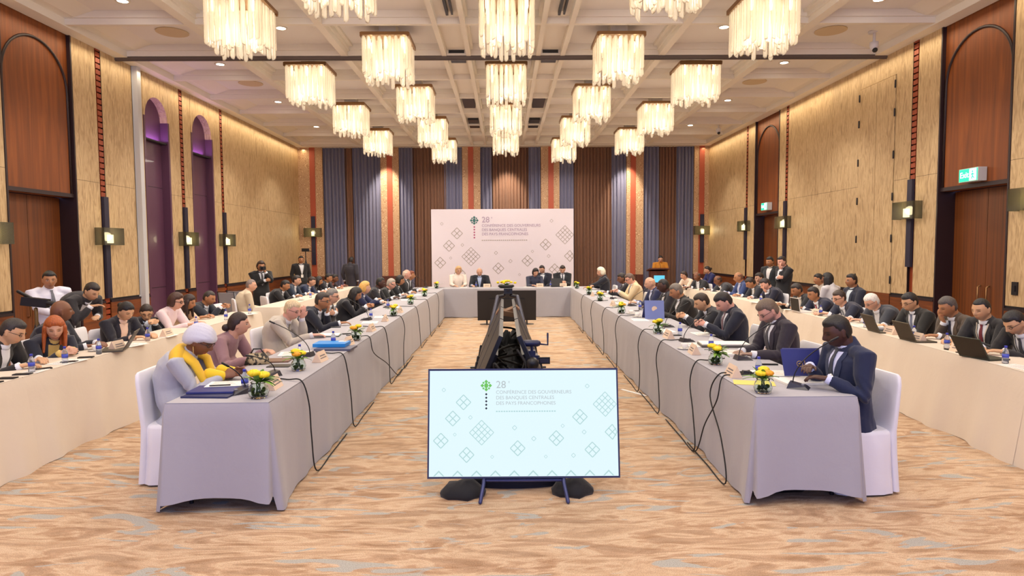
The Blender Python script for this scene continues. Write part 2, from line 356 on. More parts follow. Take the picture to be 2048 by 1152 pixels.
# back wall
b = MB(); b.box(-7.3, 7.3, YB, YB + .3, 0, ZC + .3, 0); b.box(-7, 7, YB - .03, YB, 0, .95, 1); b.box(-7, 7, YB - .05, YB, .9, .97, 2)
def bwx(px): return ony(px, 400, YB - .25).x
PIL = [(595, 646, 626), (762, 798, 780), (925, 961, 942), (1082, 1119, 1102), (1253, 1287, 1266), (1388, 1420, 1403)]
for (a, c, m_) in PIL:
    x0, x1, xm = bwx(a), bwx(c), bwx(m_)
    b.box(x0, x1, YB - .25, YB, 0, ZC, 3); b.box(xm - .09, xm + .09, YB - .27, YB - .2, 0, ZC, 4)
    b.box(x0, x1, YB - .28, YB - .2, 0, .9, 1)
struct('wall_back', b, [PANEL, LECT, DARK, CURLY, REDSTRIP])
BLUEC = mat('slate_blue_curtain', (108, 108, 134), .8, sheen=.3); BROWNC = mat('brown_curtain', (122, 86, 66), .75, sheen=.2); DKC = mat('dark_plum_curtain', (56, 34, 38), .8)
CUR = [(647, 690, 0), (688, 712, 1), (706, 762, 0), (799, 826, 0), (824, 892, 1), (889, 925, 0), (961, 984, 0), (982, 1060, 1), (1058, 1082, 0), (1119, 1148, 0), (1146, 1226, 1), (1224, 1253, 0), (1288, 1319, 0), (1317, 1356, 1), (1354, 1388, 0)]
for i, (a, c, k) in enumerate(CUR):
    x0, x1 = bwx(a), bwx(c); n = max(3, int((x1 - x0) / .11)); m_ = n * 8; yy = YB - (.17 if k == 0 else .1)
    P = []
    for z in (.02, 1.0, 2.5, 4.0, ZC - .02):
        row = []
        for j in range(m_ + 1):
            t = j / m_; a1 = t * n * 2 * PI; am = .04 * (1 + .4 * math.sin(j * .37 + i))
            row.append((x0 + (x1 - x0) * t + .012 * math.sin(a1 * 2 + z), yy + am * math.sin(a1 + .15 * math.sin(z * 2 + j * .1)), z))
        P.append(row)
    P2 = [[(x, y + .012, z) for (x, y, z) in row] for row in P]
    b = MB(); b.grid(P); b.grid([r[::-1] for r in P2])
    o = obj('curtain', b.mesh('curtain', BROWNC if k else BLUEC, True))
    lab = ['slate blue pleated curtain beside the leftmost wall pillar', 'narrow brown curtain between the two leftmost blue curtains', 'wide slate blue curtain lit from above left of a pillar', 'blue curtain right of the brightly lit left pillar',
           'brown pleated curtain left of the white backdrop', 'blue curtain above the backdrop left of a red striped pillar', 'short blue curtain left of the central brown curtain', 'central brown curtain lit behind the white backdrop top',
           'blue curtain right of the central brown curtain', 'blue curtain above the right edge of the white backdrop', 'wide brown pleated curtain right of the white backdrop', 'bright lit blue curtain beside the wide brown curtain',
           'blue curtain behind the wooden lectern, left of brown', 'brown curtain behind the speaker at the lectern', 'blue curtain beside the rightmost patterned pillar'][i]
    tag(o, lab, 'curtain', 'curtains along the back wall')

# downlights, ceiling speakers, sensors
def disc(name, x, y, r, m, label, cat, group, ring=True, rm=None):
    t = thing(name, label, cat, (x, y, ZT), 0, group)
    b = MB(); b.lathe([(r, -.012), (r, -.002)], 20); part('lens', b, m, t)
    if ring:
        b = MB(); b.lathe([(r, -.014), (r + .025, -.018), (r + .03, 0), (r, 0)], 20, cap=False); part('trim_ring', b, rm or PAINT2, t, True)
    return t
LAMPM = mat('downlight_glow', (255, 244, 225), emit=14)
names = ['nearest the camera', 'just past the partition track', 'third along the wall', 'nearest the curtains']
for i, (x, y) in enumerate(DOWN):
    if i < 8: lab = 'round recessed downlight in the %s wall bay, %s' % ('left' if x < 0 else 'right', names[i // 2])
    else: lab = 'round recessed downlight between %s side chandeliers, %s' % ('left' if x < 0 else 'right', ['before the track', 'middle of the hall', 'far end of the hall'][(i - 8) // 2])
    disc('downlight', x, y, .075, LAMPM, lab, 'downlight', 'recessed downlights')
SPK = mat('speaker_grille', (206, 186, 156), .8)
for i, (x, y) in enumerate([(-5.6, 11.3), (5.6, 11.3), (-5.6, 14.7), (5.6, 14.7)]):
    disc('ceiling_speaker', x, y, .26, SPK, 'round flush ceiling speaker in the %s bay %s the track' % ('left' if x < 0 else 'right', 'before' if y < 12 else 'behind'), 'speaker', 'ceiling speakers', False)
for i, (x, y) in enumerate([(-5.7, 9.3), (5.7, 9.3), (-5.8, 12.8), (5.8, 12.8), (5.8, 15.9), (-5.8, 15.9)]):
    disc('ceiling_sensor', x, y, .06, BLACK, 'small dark round ceiling opening by the %s downlight %s' % ('left' if x < 0 else 'right', ['nearest the camera', 'past the track', 'third along the wall'][0 if y < 10 else 1 if y < 14 else 2]), 'vent', 'dark round ceiling openings')
def dome(px, py, y, label):
    q = ony(px, py, y); t = thing('security_camera', label, 'camera', (q.x, y, ZT)); h = ZT - q.z + .05
    b = MB(); b.lathe([(.1, -.03), (.1, 0)], 16); b.tube([(0, 0, 0), (0, 0, -h + .1)], .025, 8); b.lathe([(.05, -h), (.075, -h + .08), (.07, -h + .14), (.0, -h + .16)], 16); part('housing', b, mat('camera_white', (215, 212, 215), .4), t, True)
    b = MB(); b.ball((0, -.03, -h), .045, 12); part('lens', b, BLACK, t, True)
dome(1748, 95, 11.35, 'white dome security camera hanging before the partition track'); dome(1437, 263, 19.6, 'small dark security camera near the far right ceiling corner')

# wall sconces
SMOKE = mat('smoked_glass', (70, 66, 48), .12, alpha=.62); BULB = mat('sconce_glow', (255, 246, 190), emit=9)
def sconce(loc, rz, label, zt=2.75, zb=.98):
    t = thing('wall_sconce', label, 'wall lamp', loc, rz, 'smoked glass wall sconces')   # local: wall plane at x=0, room toward +x
    h = loc[2]
    b = MB(); b.box(.0, .05, -.065, .065, zb - h, zt - h); part('mounting_bar', b, NAVY, t)
    b = MB(); b.box(.16, .168, -.29, .29, -.15, .15); b.box(.0, .16, .282, .29, -.15, .15); b.box(0, .16, -.29, -.282, -.15, .15); part('glass_shade', b, SMOKE, t)
    b = MB(); b.box(.04, .14, -.06, .06, -.15, -.12); part('bracket', b, DARK, t)
    b = MB(); b.lathe([(.05, -.115), (.05, .03)], 14, (.09, 0, 0)); part('bulb', b, BULB, t, True)
    lamp('POINT', 'sconce_light', (loc[0] + math.cos(rz) * .3, loc[1] + math.sin(rz) * .3, loc[2]), 4, (1, .85, .5), .08)
for (y, lab) in ((8.87, 'smoked glass sconce at the left picture edge before the wooden door'), (11.5, 'smoked glass sconce left of the white partition post'), (14.36, 'smoked glass sconce between the two dark arched niches'), (16.35, 'smoked glass sconce right of the far dark niche')):
    sconce((-XW, y, 2.06), 0, lab)
for (y, lab) in ((8.52, 'smoked glass sconce cut by the right picture edge'), (11.16, 'smoked glass sconce between storage door and near right doorway'), (16.17, 'smoked glass sconce before the far right doorway'), (18.82, 'smoked glass sconce past the far right doorway')):
    sconce((XW, y, 2.42), PI, lab, 2.95, 1.45)
sconce((bwx(626), YB - .27, 2.4), -PI / 2, 'smoked glass sconce on the far left patterned pillar', 2.95, 1.3); sconce((bwx(1404), YB - .27, 2.4), -PI / 2, 'smoked glass sconce on the far right patterned pillar', 2.95, 1.3)

# text and signs
def text(s, size, m, parent, loc, rot=(PI / 2, 0, 0), name='lettering', ext=.002, align='LEFT', sx=1):
    c = bpy.data.curves.new('t', 'FONT'); c.body = s; c.size = size; c.extrude = ext; c.align_x = align; o = bpy.data.objects.new('t', c); COL.objects.link(o)
    bpy.context.view_layer.update(); me = bpy.data.meshes.new_from_object(o.evaluated_get(bpy.context.evaluated_depsgraph_get())); bpy.data.objects.remove(o)
    me.materials.clear(); me.materials.append(m); r = obj(name, me, parent, loc); r.rotation_euler = rot; r.scale = (sx, 1, 1); return r
GRN = mat('exit_green', (30, 190, 140), emit=1.6); EXW = mat('exit_white', (235, 255, 250), emit=2.2)
def exit_sign(y, z, label):
    t = thing('exit_sign', label, 'sign', (XW - .02, y, z)); w, h = .2, .1
    b = MB(); b.box(-.07, .06, -w, w, -h, h); part('housing', b, WHITE_M, t)
    b = MB(); b.box(-.075, -.0701, -w + .01, w - .01, -h + .01, h - .01); part('panel', b, GRN, t)
    text('Exit', .12, EXW, t, (-.077, w - .03, -.035), (PI / 2, 0, -PI / 2), ext=.001)
    b = MB(); b.box(-.078, -.0751, -w + .03, -.03, -.085, .085); part('doorway_symbol', b, EXW, t)
    b = MB(); x = -.0795
    for pts in ([(-.1, .02), (-.1, -.02)], [(-.1, -.02), (-.085, -.06)], [(-.1, -.02), (-.13, -.05)], [(-.1, .015), (-.075, 0)], [(-.1, .015), (-.13, .0)]):
        b.tube([(x, a, c) for a, c in pts], .008, 6)
    b.ball((x, -.1, .045), .014, 8); part('running_figure', b, GRN, t)
q = onx(1938, 350, XW - .08); exit_sign(q.y, q.z, 'lit green exit sign above the near right doorway'); q = onx(1529, 413, XW - .08); exit_sign(q.y, q.z, 'lit green exit sign above the far right doorway')
q = onx(2031, 577, XW); b = MB(); b.box(-.02, 0, -.05, .05, -.09, .09); b.box(-.03, -.02, -.02, .02, -.04, .04)
tag(obj('wall_switch', b.mesh('switch', DARK), None, q), 'small dark switch plate on the panel right of doorway', 'switch')

# ------------------------------------------------------------------ chandeliers
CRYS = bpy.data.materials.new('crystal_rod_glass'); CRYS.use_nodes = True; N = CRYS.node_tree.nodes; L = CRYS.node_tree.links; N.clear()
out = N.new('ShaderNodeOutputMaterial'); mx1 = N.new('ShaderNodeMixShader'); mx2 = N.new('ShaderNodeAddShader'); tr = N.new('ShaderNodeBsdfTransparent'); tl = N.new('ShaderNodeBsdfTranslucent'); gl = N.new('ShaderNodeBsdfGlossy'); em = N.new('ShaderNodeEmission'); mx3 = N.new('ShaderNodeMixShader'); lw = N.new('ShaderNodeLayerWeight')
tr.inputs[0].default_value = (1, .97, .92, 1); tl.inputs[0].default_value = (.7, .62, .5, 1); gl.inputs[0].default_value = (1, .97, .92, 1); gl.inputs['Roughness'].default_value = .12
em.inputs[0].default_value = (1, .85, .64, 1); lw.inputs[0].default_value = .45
mr = N.new('ShaderNodeMapRange'); mr.inputs[1].default_value = .15; mr.inputs[2].default_value = .75; mr.inputs[3].default_value = .3; mr.inputs[4].default_value = .0; L.new(lw.outputs['Facing'], mr.inputs[0]); L.new(mr.outputs[0], em.inputs[1])  # bulb light painted into the rods as emission, fading toward their edges
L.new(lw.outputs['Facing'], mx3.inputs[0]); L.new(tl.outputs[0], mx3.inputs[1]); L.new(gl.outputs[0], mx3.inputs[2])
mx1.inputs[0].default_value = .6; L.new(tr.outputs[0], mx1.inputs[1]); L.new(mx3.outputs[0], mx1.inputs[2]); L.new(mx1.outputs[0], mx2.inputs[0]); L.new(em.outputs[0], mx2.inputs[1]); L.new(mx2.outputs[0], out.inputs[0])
GLOW = mat('candle_glow', (255, 236, 190), emit=5)
def rod_mesh(ln, r=.033):
    b = MB(); n = 8; vs = []
    for (z, rr, k) in ((0, r * .5, 0), (-.03, r, 0), (-ln + .03, r, 1), (-ln, r * .75, 1)):
        for j in range(n):
            a = 2 * PI * j / n; vs.append((rr * math.cos(a), rr * math.sin(a), z + (k * .5 * r * math.cos(a))))
    b.add(vs, [(i * n + j, i * n + (j + 1) % n, (i + 1) * n + (j + 1) % n, (i + 1) * n + j) for i in range(3) for j in range(n)] + [tuple(range(n))[::-1], tuple(3 * n + j for j in range(n))])
    return b.mesh('crystal_rod', CRYS, True)
RODS = [rod_mesh(l) for l in (.54, .58, .61, .64, .68)]
def make_chandelier(loc):
    t = thing('chandelier', '', 'chandelier', loc, 0, 'square crystal rod chandeliers')
    b = MB(); b.box(-.38, .38, -.38, .38, .0, .03)
    for q in (-1, 1): b.box(-.39, .39, q * .375 - .02, q * .375 + .02, -.025, .02); b.box(q * .375 - .02, q * .375 + .02, -.39, .39, -.045, .02)
    part('frame', b, BRASS, t); b = MB(); b.box(-.14, .14, -.14, .14, .03, .245); part('ceiling_mount', b, PAINT2, t)
    spots = []
    for k in range(9):
        u = -.345 + .69 * k / 8
        spots += [(u, -.345), (u, .345)]
        if 0 < k < 8: spots += [(-.345, u), (.345, u)]
    for k in range(5):
        u = -.2 + .1 * k; spots += [(u, -.2), (u, .2)]
        if 0 < k < 4: spots += [(-.2, u), (.2, u)]
    rr = random.Random(3)
    for i, (x, y) in enumerate(spots):
        o = obj('crystal_rod', RODS[rr.randrange(5)], t, (x + rr.uniform(-.012, .012), y + rr.uniform(-.012, .012), -.02), rr.uniform(0, 6))
    for (x, y) in ((-.27, -.27), (0, -.27), (.27, -.27), (-.27, .27), (0, .27), (.27, .27), (-.27, 0), (.27, 0)):
        b = MB(); b.lathe([(.016, -.2), (.026, -.14), (.024, -.06), (.014, -.02)], 8, (x, y, 0)); part('bulb', b, GLOW, t, True)
    return t
CH_LAB = {-1.9: 'left inner column', 1.9: 'right inner column', -3.68: 'left outer column', .05: 'centre column', 3.68: 'right outer column'}
def ch_label(x, y):
    col = [q for q in CH if q[0] == x and q[1] > 7]; i = [q[1] for q in col].index(y); n = len(col)
    R_ = ['nearest the camera', 'second from the camera', 'third from the camera', 'fourth from the camera', 'fifth from the camera']
    return 'square crystal rod chandelier of the %s, %s' % (CH_LAB[x], R_[i] if i < n - 1 else 'closest to the curtains')
proto = None
for (x, y) in CH:
    if proto is None: proto = make_chandelier((x, y, 5.255)); proto['label'] = ch_label(x, y)
    else: copy_tree(proto, None, (x, y, 5.255), random.choice((0, PI / 2, PI, -PI / 2)), ch_label(x, y))
# ------------------------------------------------------------------ tables and tablecloths
TZ = .76
def skirt(b, per, flare, ztop, zhem, nv=10, seed=0, rip=.012, fade=1.0, mi=0, seamed=True):
    """per: list of (x, y, nx, ny, cornerness)"""
    P = []
    for i in range(nv + 1):
        t = i / nv; row = []
        for k, (x, y, nx, ny, c) in enumerate(per):
            s = k * .09
            e_ = min(1, min(k, len(per) - 1 - k) / 4) if seamed else 1
            r = e_ * rip * (math.sin(s * 3.1 + seed) + .6 * math.sin(s * 7.3 + seed * 2.1) + .35 * math.sin(s * 13 + t * 2 + seed)) * t ** 1.1
            d = .006 + (flare + .05 * c) * t ** 1.15 + r * (1 - .5 * c) + (.012 if i else 0)
            z = ztop - t * (ztop - zhem(c, s, ny)) if i else ztop - .004
            row.append((x + nx * d, y + ny * d, z))
        P.append(row)
    b.grid(P, mi)
def cloth_table(cx, cy, L, Wd, rz, m, label, clabel, group, ends=(0, 0), seed=0, flare=.02, rip=.012, hem=.012):
    """length along local y; ends: skirt on (front,back) ends"""
    t = thing('banquet_table', label, 'table', (cx, cy, 0), rz, group)
    b = MB(); b.box(-Wd / 2 + .01, Wd / 2 - .01, -L / 2 + .01, L / 2 - .01, TZ - .035, TZ - .006); part('tabletop', b, WOOD, t)
    for sx in (-1, 1):
        for sy in (-1, 1):
            b = MB(); b.tube([(sx * (Wd / 2 - .08), sy * (L / 2 - .15), 0), (sx * (Wd / 2 - .08), sy * (L / 2 - .15), TZ - .036)], .015, 8, round_=False); part('leg', b, DARK, t)
    # perimeter
    hw, hl = Wd / 2, L / 2; st = .06; per = []
    def side(x0, y0, x1, y1, nx, ny, ca, cb):
        ln = math.hypot(x1 - x0, y1 - y0); tx, ty = (x1 - x0) / ln * .012, (y1 - y0) / ln * .012
        if not ca: x0 -= tx; y0 -= ty
        if not cb: x1 += tx; y1 += ty
        n = max(2, int(ln / st)); out = []
        for k in range(n + 1):
            u = k / n; c = max(math.exp(-(u * ln / .13) ** 2) if ca else 0, math.exp(-((1 - u) * ln / .13) ** 2) if cb else 0)
            out.append((x0 + (x1 - x0) * u, y0 + (y1 - y0) * u, nx, ny, c))
        return out
    def arc(x, y, a0, a1):
        return [(x, y, math.cos(a0 + (a1 - a0) * k / 7), math.sin(a0 + (a1 - a0) * k / 7), (1.0, .45, .12, .12, .45, 1.0)[k - 1]) for k in range(1, 7)]
    zh = lambda c, s, ny: hem + (.06 + .035 * (1 - min(1, c)) if ends[0] and ny < -.5 else 0) + .006 * math.sin(s * 5 + seed)
    b = MB(); b.box(-hw, hw, -hl, hl, TZ - .006, TZ)
    f, k = ends
    right = side(hw, -hl, hw, hl, 1, 0, f, k); left = side(-hw, hl, -hw, -hl, -1, 0, k, f)
    if f:
        fr = side(-hw, -hl, hw, -hl, 0, -1, 1, 1)
        per = left + arc(-hw, -hl, PI, 1.5 * PI) + fr + arc(hw, -hl, -PI / 2, 0) + right
        skirt(b, per, flare, TZ, zh, seed=seed, rip=rip)
    else:
        skirt(b, left, flare, TZ, zh, seed=seed, rip=rip); skirt(b, right, flare, TZ, zh, seed=seed + 2, rip=rip)
    o = obj('tablecloth', b.mesh('tablecloth', m, True), t)
    for p_ in o.data.polygons[:6]: p_.use_smooth = False
    return o
ORD = ['nearest the camera', 'second from the camera', 'third from the camera', 'fourth from the camera', 'fifth from the camera', 'sixth from the camera', 'farthest from the camera']
for side_, x, yf in (('left', -1.98, 4.42), ('right', 2.10, 4.46)):
    n = 7; L = (17.1 - yf) / n
    for i in range(n):
        cloth_table(x, yf + L * (i + .5), L - .006, .7, 0, GREYC, '%s inner row table draped in lilac grey cloth, %s' % (side_, ORD[i]), 'lilac grey cloth on the inner %s table row, %s' % (side_, ORD[i]),
                    'grey draped tables of the inner rows', (1, 0) if i == 0 else (0, 0), seed=i * 1.7 + x, rip=.013 if i == 0 else .009, hem=.012)
for i in range(3):
    w = 5.0 / 3; cx = -2.5 + w * (i + .5)
    cloth_table(cx, 17.5, w - .006, .78, -PI / 2, GREYC, 'head table section draped in grey cloth before the backdrop, %s third' % ('left', 'middle', 'right')[i], 'grey draped cloth on the head table before the backdrop, %s third' % ('left', 'middle', 'right')[i], 'grey draped head tables', (0, 0), seed=i * 2.2, rip=.02)
def outer(pts, side_, names_):
    for i, ((x0, y0), (x1, y1)) in enumerate(pts):
        s = -1 if side_ == 'left' else 1; dx, dy = x1 - x0, y1 - y0; L = math.hypot(dx, dy); rz = math.atan2(-dx, dy)
        nx = math.cos(rz) * s; ny = math.sin(rz) * s
        cloth_table((x0 + x1) / 2 + nx * .24, (y0 + y1) / 2 + ny * .24, L - .008, .48, rz, CREAMC, 'narrow outer %s row table draped in cream cloth, %s' % (side_, names_[i]), 'cream cloth on the outer %s table row, %s' % (side_, names_[i]),
                    'cream draped tables of the outer rows', (0, 0) if i != 5 else (1, 0), seed=i * 1.3 + 5, flare=.1, rip=.03, hem=.0)
ONM = ['partly cut by the picture edge', 'second from the camera', 'third from the camera', 'fourth from the camera', 'last before the aisle gap', 'first past the aisle gap', 'second past the aisle gap', 'third past the aisle gap', 'last by the blue curtains']
outer([((-3.96, 3.6), (-4.02, 5.4)), ((-4.02, 5.4), (-4.08, 7.2)), ((-4.08, 7.2), (-4.12, 9.0)), ((-4.12, 9.0), (-4.16, 10.2)), ((-4.16, 10.2), (-4.18, 11.1)), ((-4.12, 11.9), (-4.12, 13.5)), ((-4.12, 13.5), (-4.12, 15.2)), ((-4.12, 15.2), (-4.12, 16.9)), ((-4.12, 16.9), (-4.12, 18.6))], 'left', ONM)
outer([((4.2, 3.8), (4.28, 5.2)), ((4.28, 5.2), (4.42, 7.0)), ((4.42, 7.0), (4.6, 8.8)), ((4.6, 8.8), (4.68, 10.0)), ((4.68, 10.0), (4.72, 10.9)), ((4.72, 11.9), (4.72, 13.5)), ((4.72, 13.5), (4.72, 15.2)), ((4.72, 15.2), (4.72, 16.9))], 'right', ONM)

# ------------------------------------------------------------------ covered chairs (local: sitter faces +x, seat centre at origin)
def make_chair():
    t = thing('banquet_chair', '', 'chair', (0, 0, 0), 0, 'white covered banquet chairs')
    b = MB()
    def ring(z, x0, x1, w, r=.03):
        return [(x0 + (r if i in (0, 3) else 0) * 0, y, z) for i, y in enumerate((0,))]
    # seat cover: cushion top flowing to a floor length skirt
    lv = [(.47, .185, .19), (.462, .205, .21), (.44, .215, .218), (.3, .218, .222), (.15, .225, .23), (.015, .235, .24)]
    P = []
    for li, (z, a, c) in enumerate(lv):
        row = []
        for k in range(41):
            u = k / 40 * 2 * PI; ex = 5.0
            cx_ = math.copysign(abs(math.cos(u)) ** (2 / ex), math.cos(u)); cy_ = math.copysign(abs(math.sin(u)) ** (2 / ex), math.sin(u))
            w = 1 + (.018 * math.sin(k * 1.9) if li > 2 else 0)
            row.append((a * cx_ * w, c * cy_ * w, z))
        P.append(row)
    b.grid(P[::-1]); b.add(P[0][:-1], [tuple(range(40))]); part('seat_cover', b, CHAIRW, t, True)
    b = MB(); P = []
    for (z, xo, th, w) in [(.02, -.235, .07, .215), (.3, -.215, .06, .21), (.46, -.21, .06, .205), (.66, -.226, .055, .21), (.8, -.24, .05, .205), (.855, -.246, .045, .19), (.872, -.248, .03, .165)]:
        row = []
        for k in range(33):
            u = k / 32 * 2 * PI; ex = 4
            row.append((xo + th / 2 * math.copysign(abs(math.cos(u)) ** (2 / ex), math.cos(u)), w * math.copysign(abs(math.sin(u)) ** (2 / ex), math.sin(u)), z))
        P.append(row)
    b.grid(P); b.add(P[-1][:-1], [tuple(range(32))]); b.add(P[0][:-1], [tuple(range(32))[::-1]]); part('back_cover', b, CHAIRW, t, True)
    return t
CHAIR = None
def chair(x, y, ang, label):
    global CHAIR
    if CHAIR is None: CHAIR = make_chair(); c = CHAIR; c.location = (x, y, 0); c.rotation_euler = (0, 0, ang)
    else: c = copy_tree(CHAIR, None, (x, y, 0), ang)
    c['label'] = label; return c
def grey_chair(x, y, ang, label):
    t = thing('stacking_chair', label, 'chair', (x, y, 0), ang, 'grey upholstered chairs by the left wall'); g = fabric((150, 150, 158))
    b = MB(); b.obox((-.24, 0, .74), (.02, 0, 0), (0, .2, 0), (-.03, 0, .2)); part('backrest', b, g, t)
    b = MB(); b.box(-.22, .22, -.21, .21, .42, .48); part('seat', b, g, t)
    for sx in (-1, 1):
        for sy in (-1, 1):
            b = MB(); b.tube([(sx * .2, sy * .2, .42), (sx * .23, sy * .22, 0)], .012, 8, round_=False); part('leg', b, DARK, t)
    b = MB(); b.tube([(-.22, -.21, .42), (-.3, -.21, .96), (-.3, .21, .96), (-.22, .21, .42)], .012, 8); part('back_frame', b, DARK, t, True)
# ------------------------------------------------------------------ big flat screens, stands, camera island
SCR = mat('lit_screen', (20, 20, 24), .25, emit=.92, emc=(230, 252, 255)); MARK = mat('screen_mark', (20, 24, 24), .4, emit=.92, emc=(182, 218, 216)); MARKG = mat('screen_text', (20, 20, 20), .4, emit=.92, emc=(186, 196, 196)); LOGOG = mat('logo_green', (10, 24, 10), .4, emit=.9, emc=(110, 200, 80))
BANNER = mat('backdrop_vinyl', (226, 218, 228), .55); BMARK = mat('backdrop_mark', (178, 169, 164), .6); BTXT = mat('backdrop_text', (172, 152, 178), .6); BLOGO = mat('backdrop_logo', (60, 110, 110), .6); BRED = mat('backdrop_red', (170, 60, 110), .6)
def artwork(parent, w, h, y, M1, MT, ML, MR, sc=1.0, bottom=True):
    """design on a w x h panel, centred, facing local -y"""
    def lattice(u, v, n, s):
        b = MB(); cx, cz = (u - .5) * w, (.5 - v) * h
        for i in range(n + 1):
            for q in (0, 1):
                a = -n / 2 + i; p0, p1 = ((a, -n / 2), (a, n / 2)) if q else ((-n / 2, a), (n / 2, a))
                pts = []
                for (X, Z) in (p0, p1): pts.append(Vector(((X - Z) * s * .7071, 0, (X + Z) * s * .7071)))
                if abs(pts[0].x + cx) > w / 2 or abs(pts[1].x + cx) > w / 2:
                    for P_ in pts: P_.x = max(-w / 2 - cx, min(w / 2 - cx, P_.x))
                d = (pts[1] - pts[0]).normalized() if (pts[1] - pts[0]).length > 1e-6 else Vector((1, 0, 0)); nn = Vector((-d.z, 0, d.x)) * s * .085
                b.add([pts[0] + nn, pts[0] - nn, pts[1] - nn, pts[1] + nn], [(0, 1, 2, 3)])
        part('lattice_motif', b, M1, parent, loc=(cx, y, cz))
    for (u, v, n, s) in [(.074, .18, 1, .024), (.18, .3, 2, .045), (.123, .454, 2, .045), (.217, .445, 1, .024), (.277, .59, 4, .037), (.453, .546, 1, .028), (.555, .65, 1, .028), (.469, .74, 2, .045), (.675, .647, 2, .045), (.803, .445, 2, .045), (.94, .325, 4, .037),
                         (.845, .15, 1, .026), (.71, .53, 1, .022), (.824, .59, 1, .026), (.975, .59, 2, .045), (.866, .757, 2, .045), (.06, .665, 2, .045), (.197, .8, 2, .045), (.134, .607, 1, .02), (.618, .82, 1, .02), (.765, .81, 1, .026), (.333, .82, 1, .02)]:
        lattice(u, v, n, s * w * .62)
    if bottom:
        for k in range(10): 
            b = MB(); cx = (-.45 + .1 * k) * w; r = .03 * w
            for q in (-1, 1): b.add([(cx, 0, -h / 2 + r), (cx, 0, -h / 2 + r * .7), (cx + q * r * .7, 0, -h / 2), (cx + q * r, 0, -h / 2)], [(0, 1, 2, 3)])
            part('edge_motif', b, M1, parent, loc=(0, y, 0))
    # key shaped emblem
    b = MB(); cx, cz, r = -.198 * w, .36 * h, .034 * w
    for k in range(8):
        a = PI / 4 * k; c = (cx + r * .62 * math.cos(a), 0, cz + r * .62 * math.sin(a)); q = r * (.3 if k % 2 == 0 else .2)
        b.add([(c[0] + q, 0, c[2]), (c[0], 0, c[2] + q), (c[0] - q, 0, c[2]), (c[0], 0, c[2] - q)], [(0, 1, 2, 3)])
    n = 16; b.add([(cx + r * .32 * math.cos(2 * PI * k / n), 0, cz + r * .4 * math.sin(2 * PI * k / n)) for k in range(n)], [tuple(range(n))])
    part('emblem', b, ML, parent, loc=(0, y, 0))
    b = MB()
    for k in range(5):
        zz = cz - r * 1.35 - k * r * .55; q = r * .2; b.add([(cx + q, 0, zz), (cx, 0, zz + q), (cx - q, 0, zz), (cx, 0, zz - q)], [(0, 1, 2, 3)])
    part('emblem_stem', b, MR, parent, loc=(0, y, 0))
    x0 = -.146 * w
    text('28', .1 * h, MT, parent, (x0, y - .002, .335 * h), ext=.0005); text('e', .035 * h, MT, parent, (x0 + .066 * w, y - .002, .385 * h), ext=.0005)
    for k, s in enumerate(('CONFÉRENCE DES GOUVERNEURS', 'DES BANQUES CENTRALES', 'DES PAYS FRANCOPHONES')):
        text(s, .047 * h, MT, parent, (x0, y - .002, (.28 - .053 * k) * h), ext=.0005, sx=1.0)
    b = MB()
    for k in range(24): b.box(x0 + k * .0135 * w, x0 + (k * .0135 + .009) * w, -.001, 0, .105 * h, .117 * h)
    part('small_print_line', b, M1, parent, loc=(0, y, 0))
def tv(loc, rz, tilt, label, lit, wd=1.4, ht=.79, stand=True, foot=.14):
    """screen faces local -y, tilted back; loc on floor under lower screen edge"""
    t = thing('flat_screen', label, 'screen', loc, rz)
    c, s = math.cos(tilt), math.sin(tilt); up = Vector((0, s, c)); nr = Vector((0, c, -s)); ctr = Vector((0, 0, foot)) + up * ht / 2
    pn = bpy.data.objects.new('display', None)
    b = MB(); b.obox((0, 0, 0), (wd / 2, 0, 0), (0, .02, 0), (0, 0, ht / 2)); b.obox((0, .035, -.05), (wd * .3, 0, 0), (0, .02, 0), (0, 0, ht * .3))
    hs = part('housing', b, BLACK if not lit else TVB, t); hs.location = ctr + nr * .02; hs.rotation_euler = (-tilt, 0, 0)
    b = MB(); b.obox((0, -.0205, 0), (wd / 2 - .012, 0, 0), (0, .001, 0), (0, 0, ht / 2 - .014)); part('display_panel', b, SCR if lit else SCREEN_DARK, hs)
    if lit:
        artwork_parent = hs
        artwork(hs, wd - .03, ht - .035, -.023, MARK, MARKG, LOGOG, BLACK)
    if stand:
        b = MB()
        for q in (-1, 1):
            b.tube([(q * .29, .1, foot + .05), (q * .29, -.02, foot - .03), (q * .31, -.13, .015)], .014, 8); b.tube([(q * .29, .1, foot + .05), (q * .3, .28, .015)], .014, 8)
        b.tube([(-.29, .02, foot - .02), (.29, .02, foot - .02)], .013, 8); part('stand', b, mat('bluish_stand', (60, 66, 110), .35, .4) if lit else DARK, t, True)
    return t
q = onz(1047, 985, 0)
tv((q.x + .0, 4.62, 0), math.radians(-.6), math.radians(10.5), 'large lit flat screen showing the conference slide at the front', True)
def backing_tv(loc, rz, label):
    return tv(loc, rz, math.radians(6), label, False, 1.4, .72, False, .1)
t = backing_tv((.04, 15.55, 0), PI, 'black flat screen seen from behind facing the head table')
b = MB(); b.box(-.35, .35, -.02, .02, .06, .1)
for q in (-1, 1): b.tube([(q * .48, .16, .012), (q * .48, 0, .1), (q * .48, -.16, .012)], .018, 8); b.lathe([(.09, 0), (.09, .012), (.02, .02)], 14, (q * .52, .05, 0), 0, 1.4, .7)
part('stand', b, BLACK, t, True)
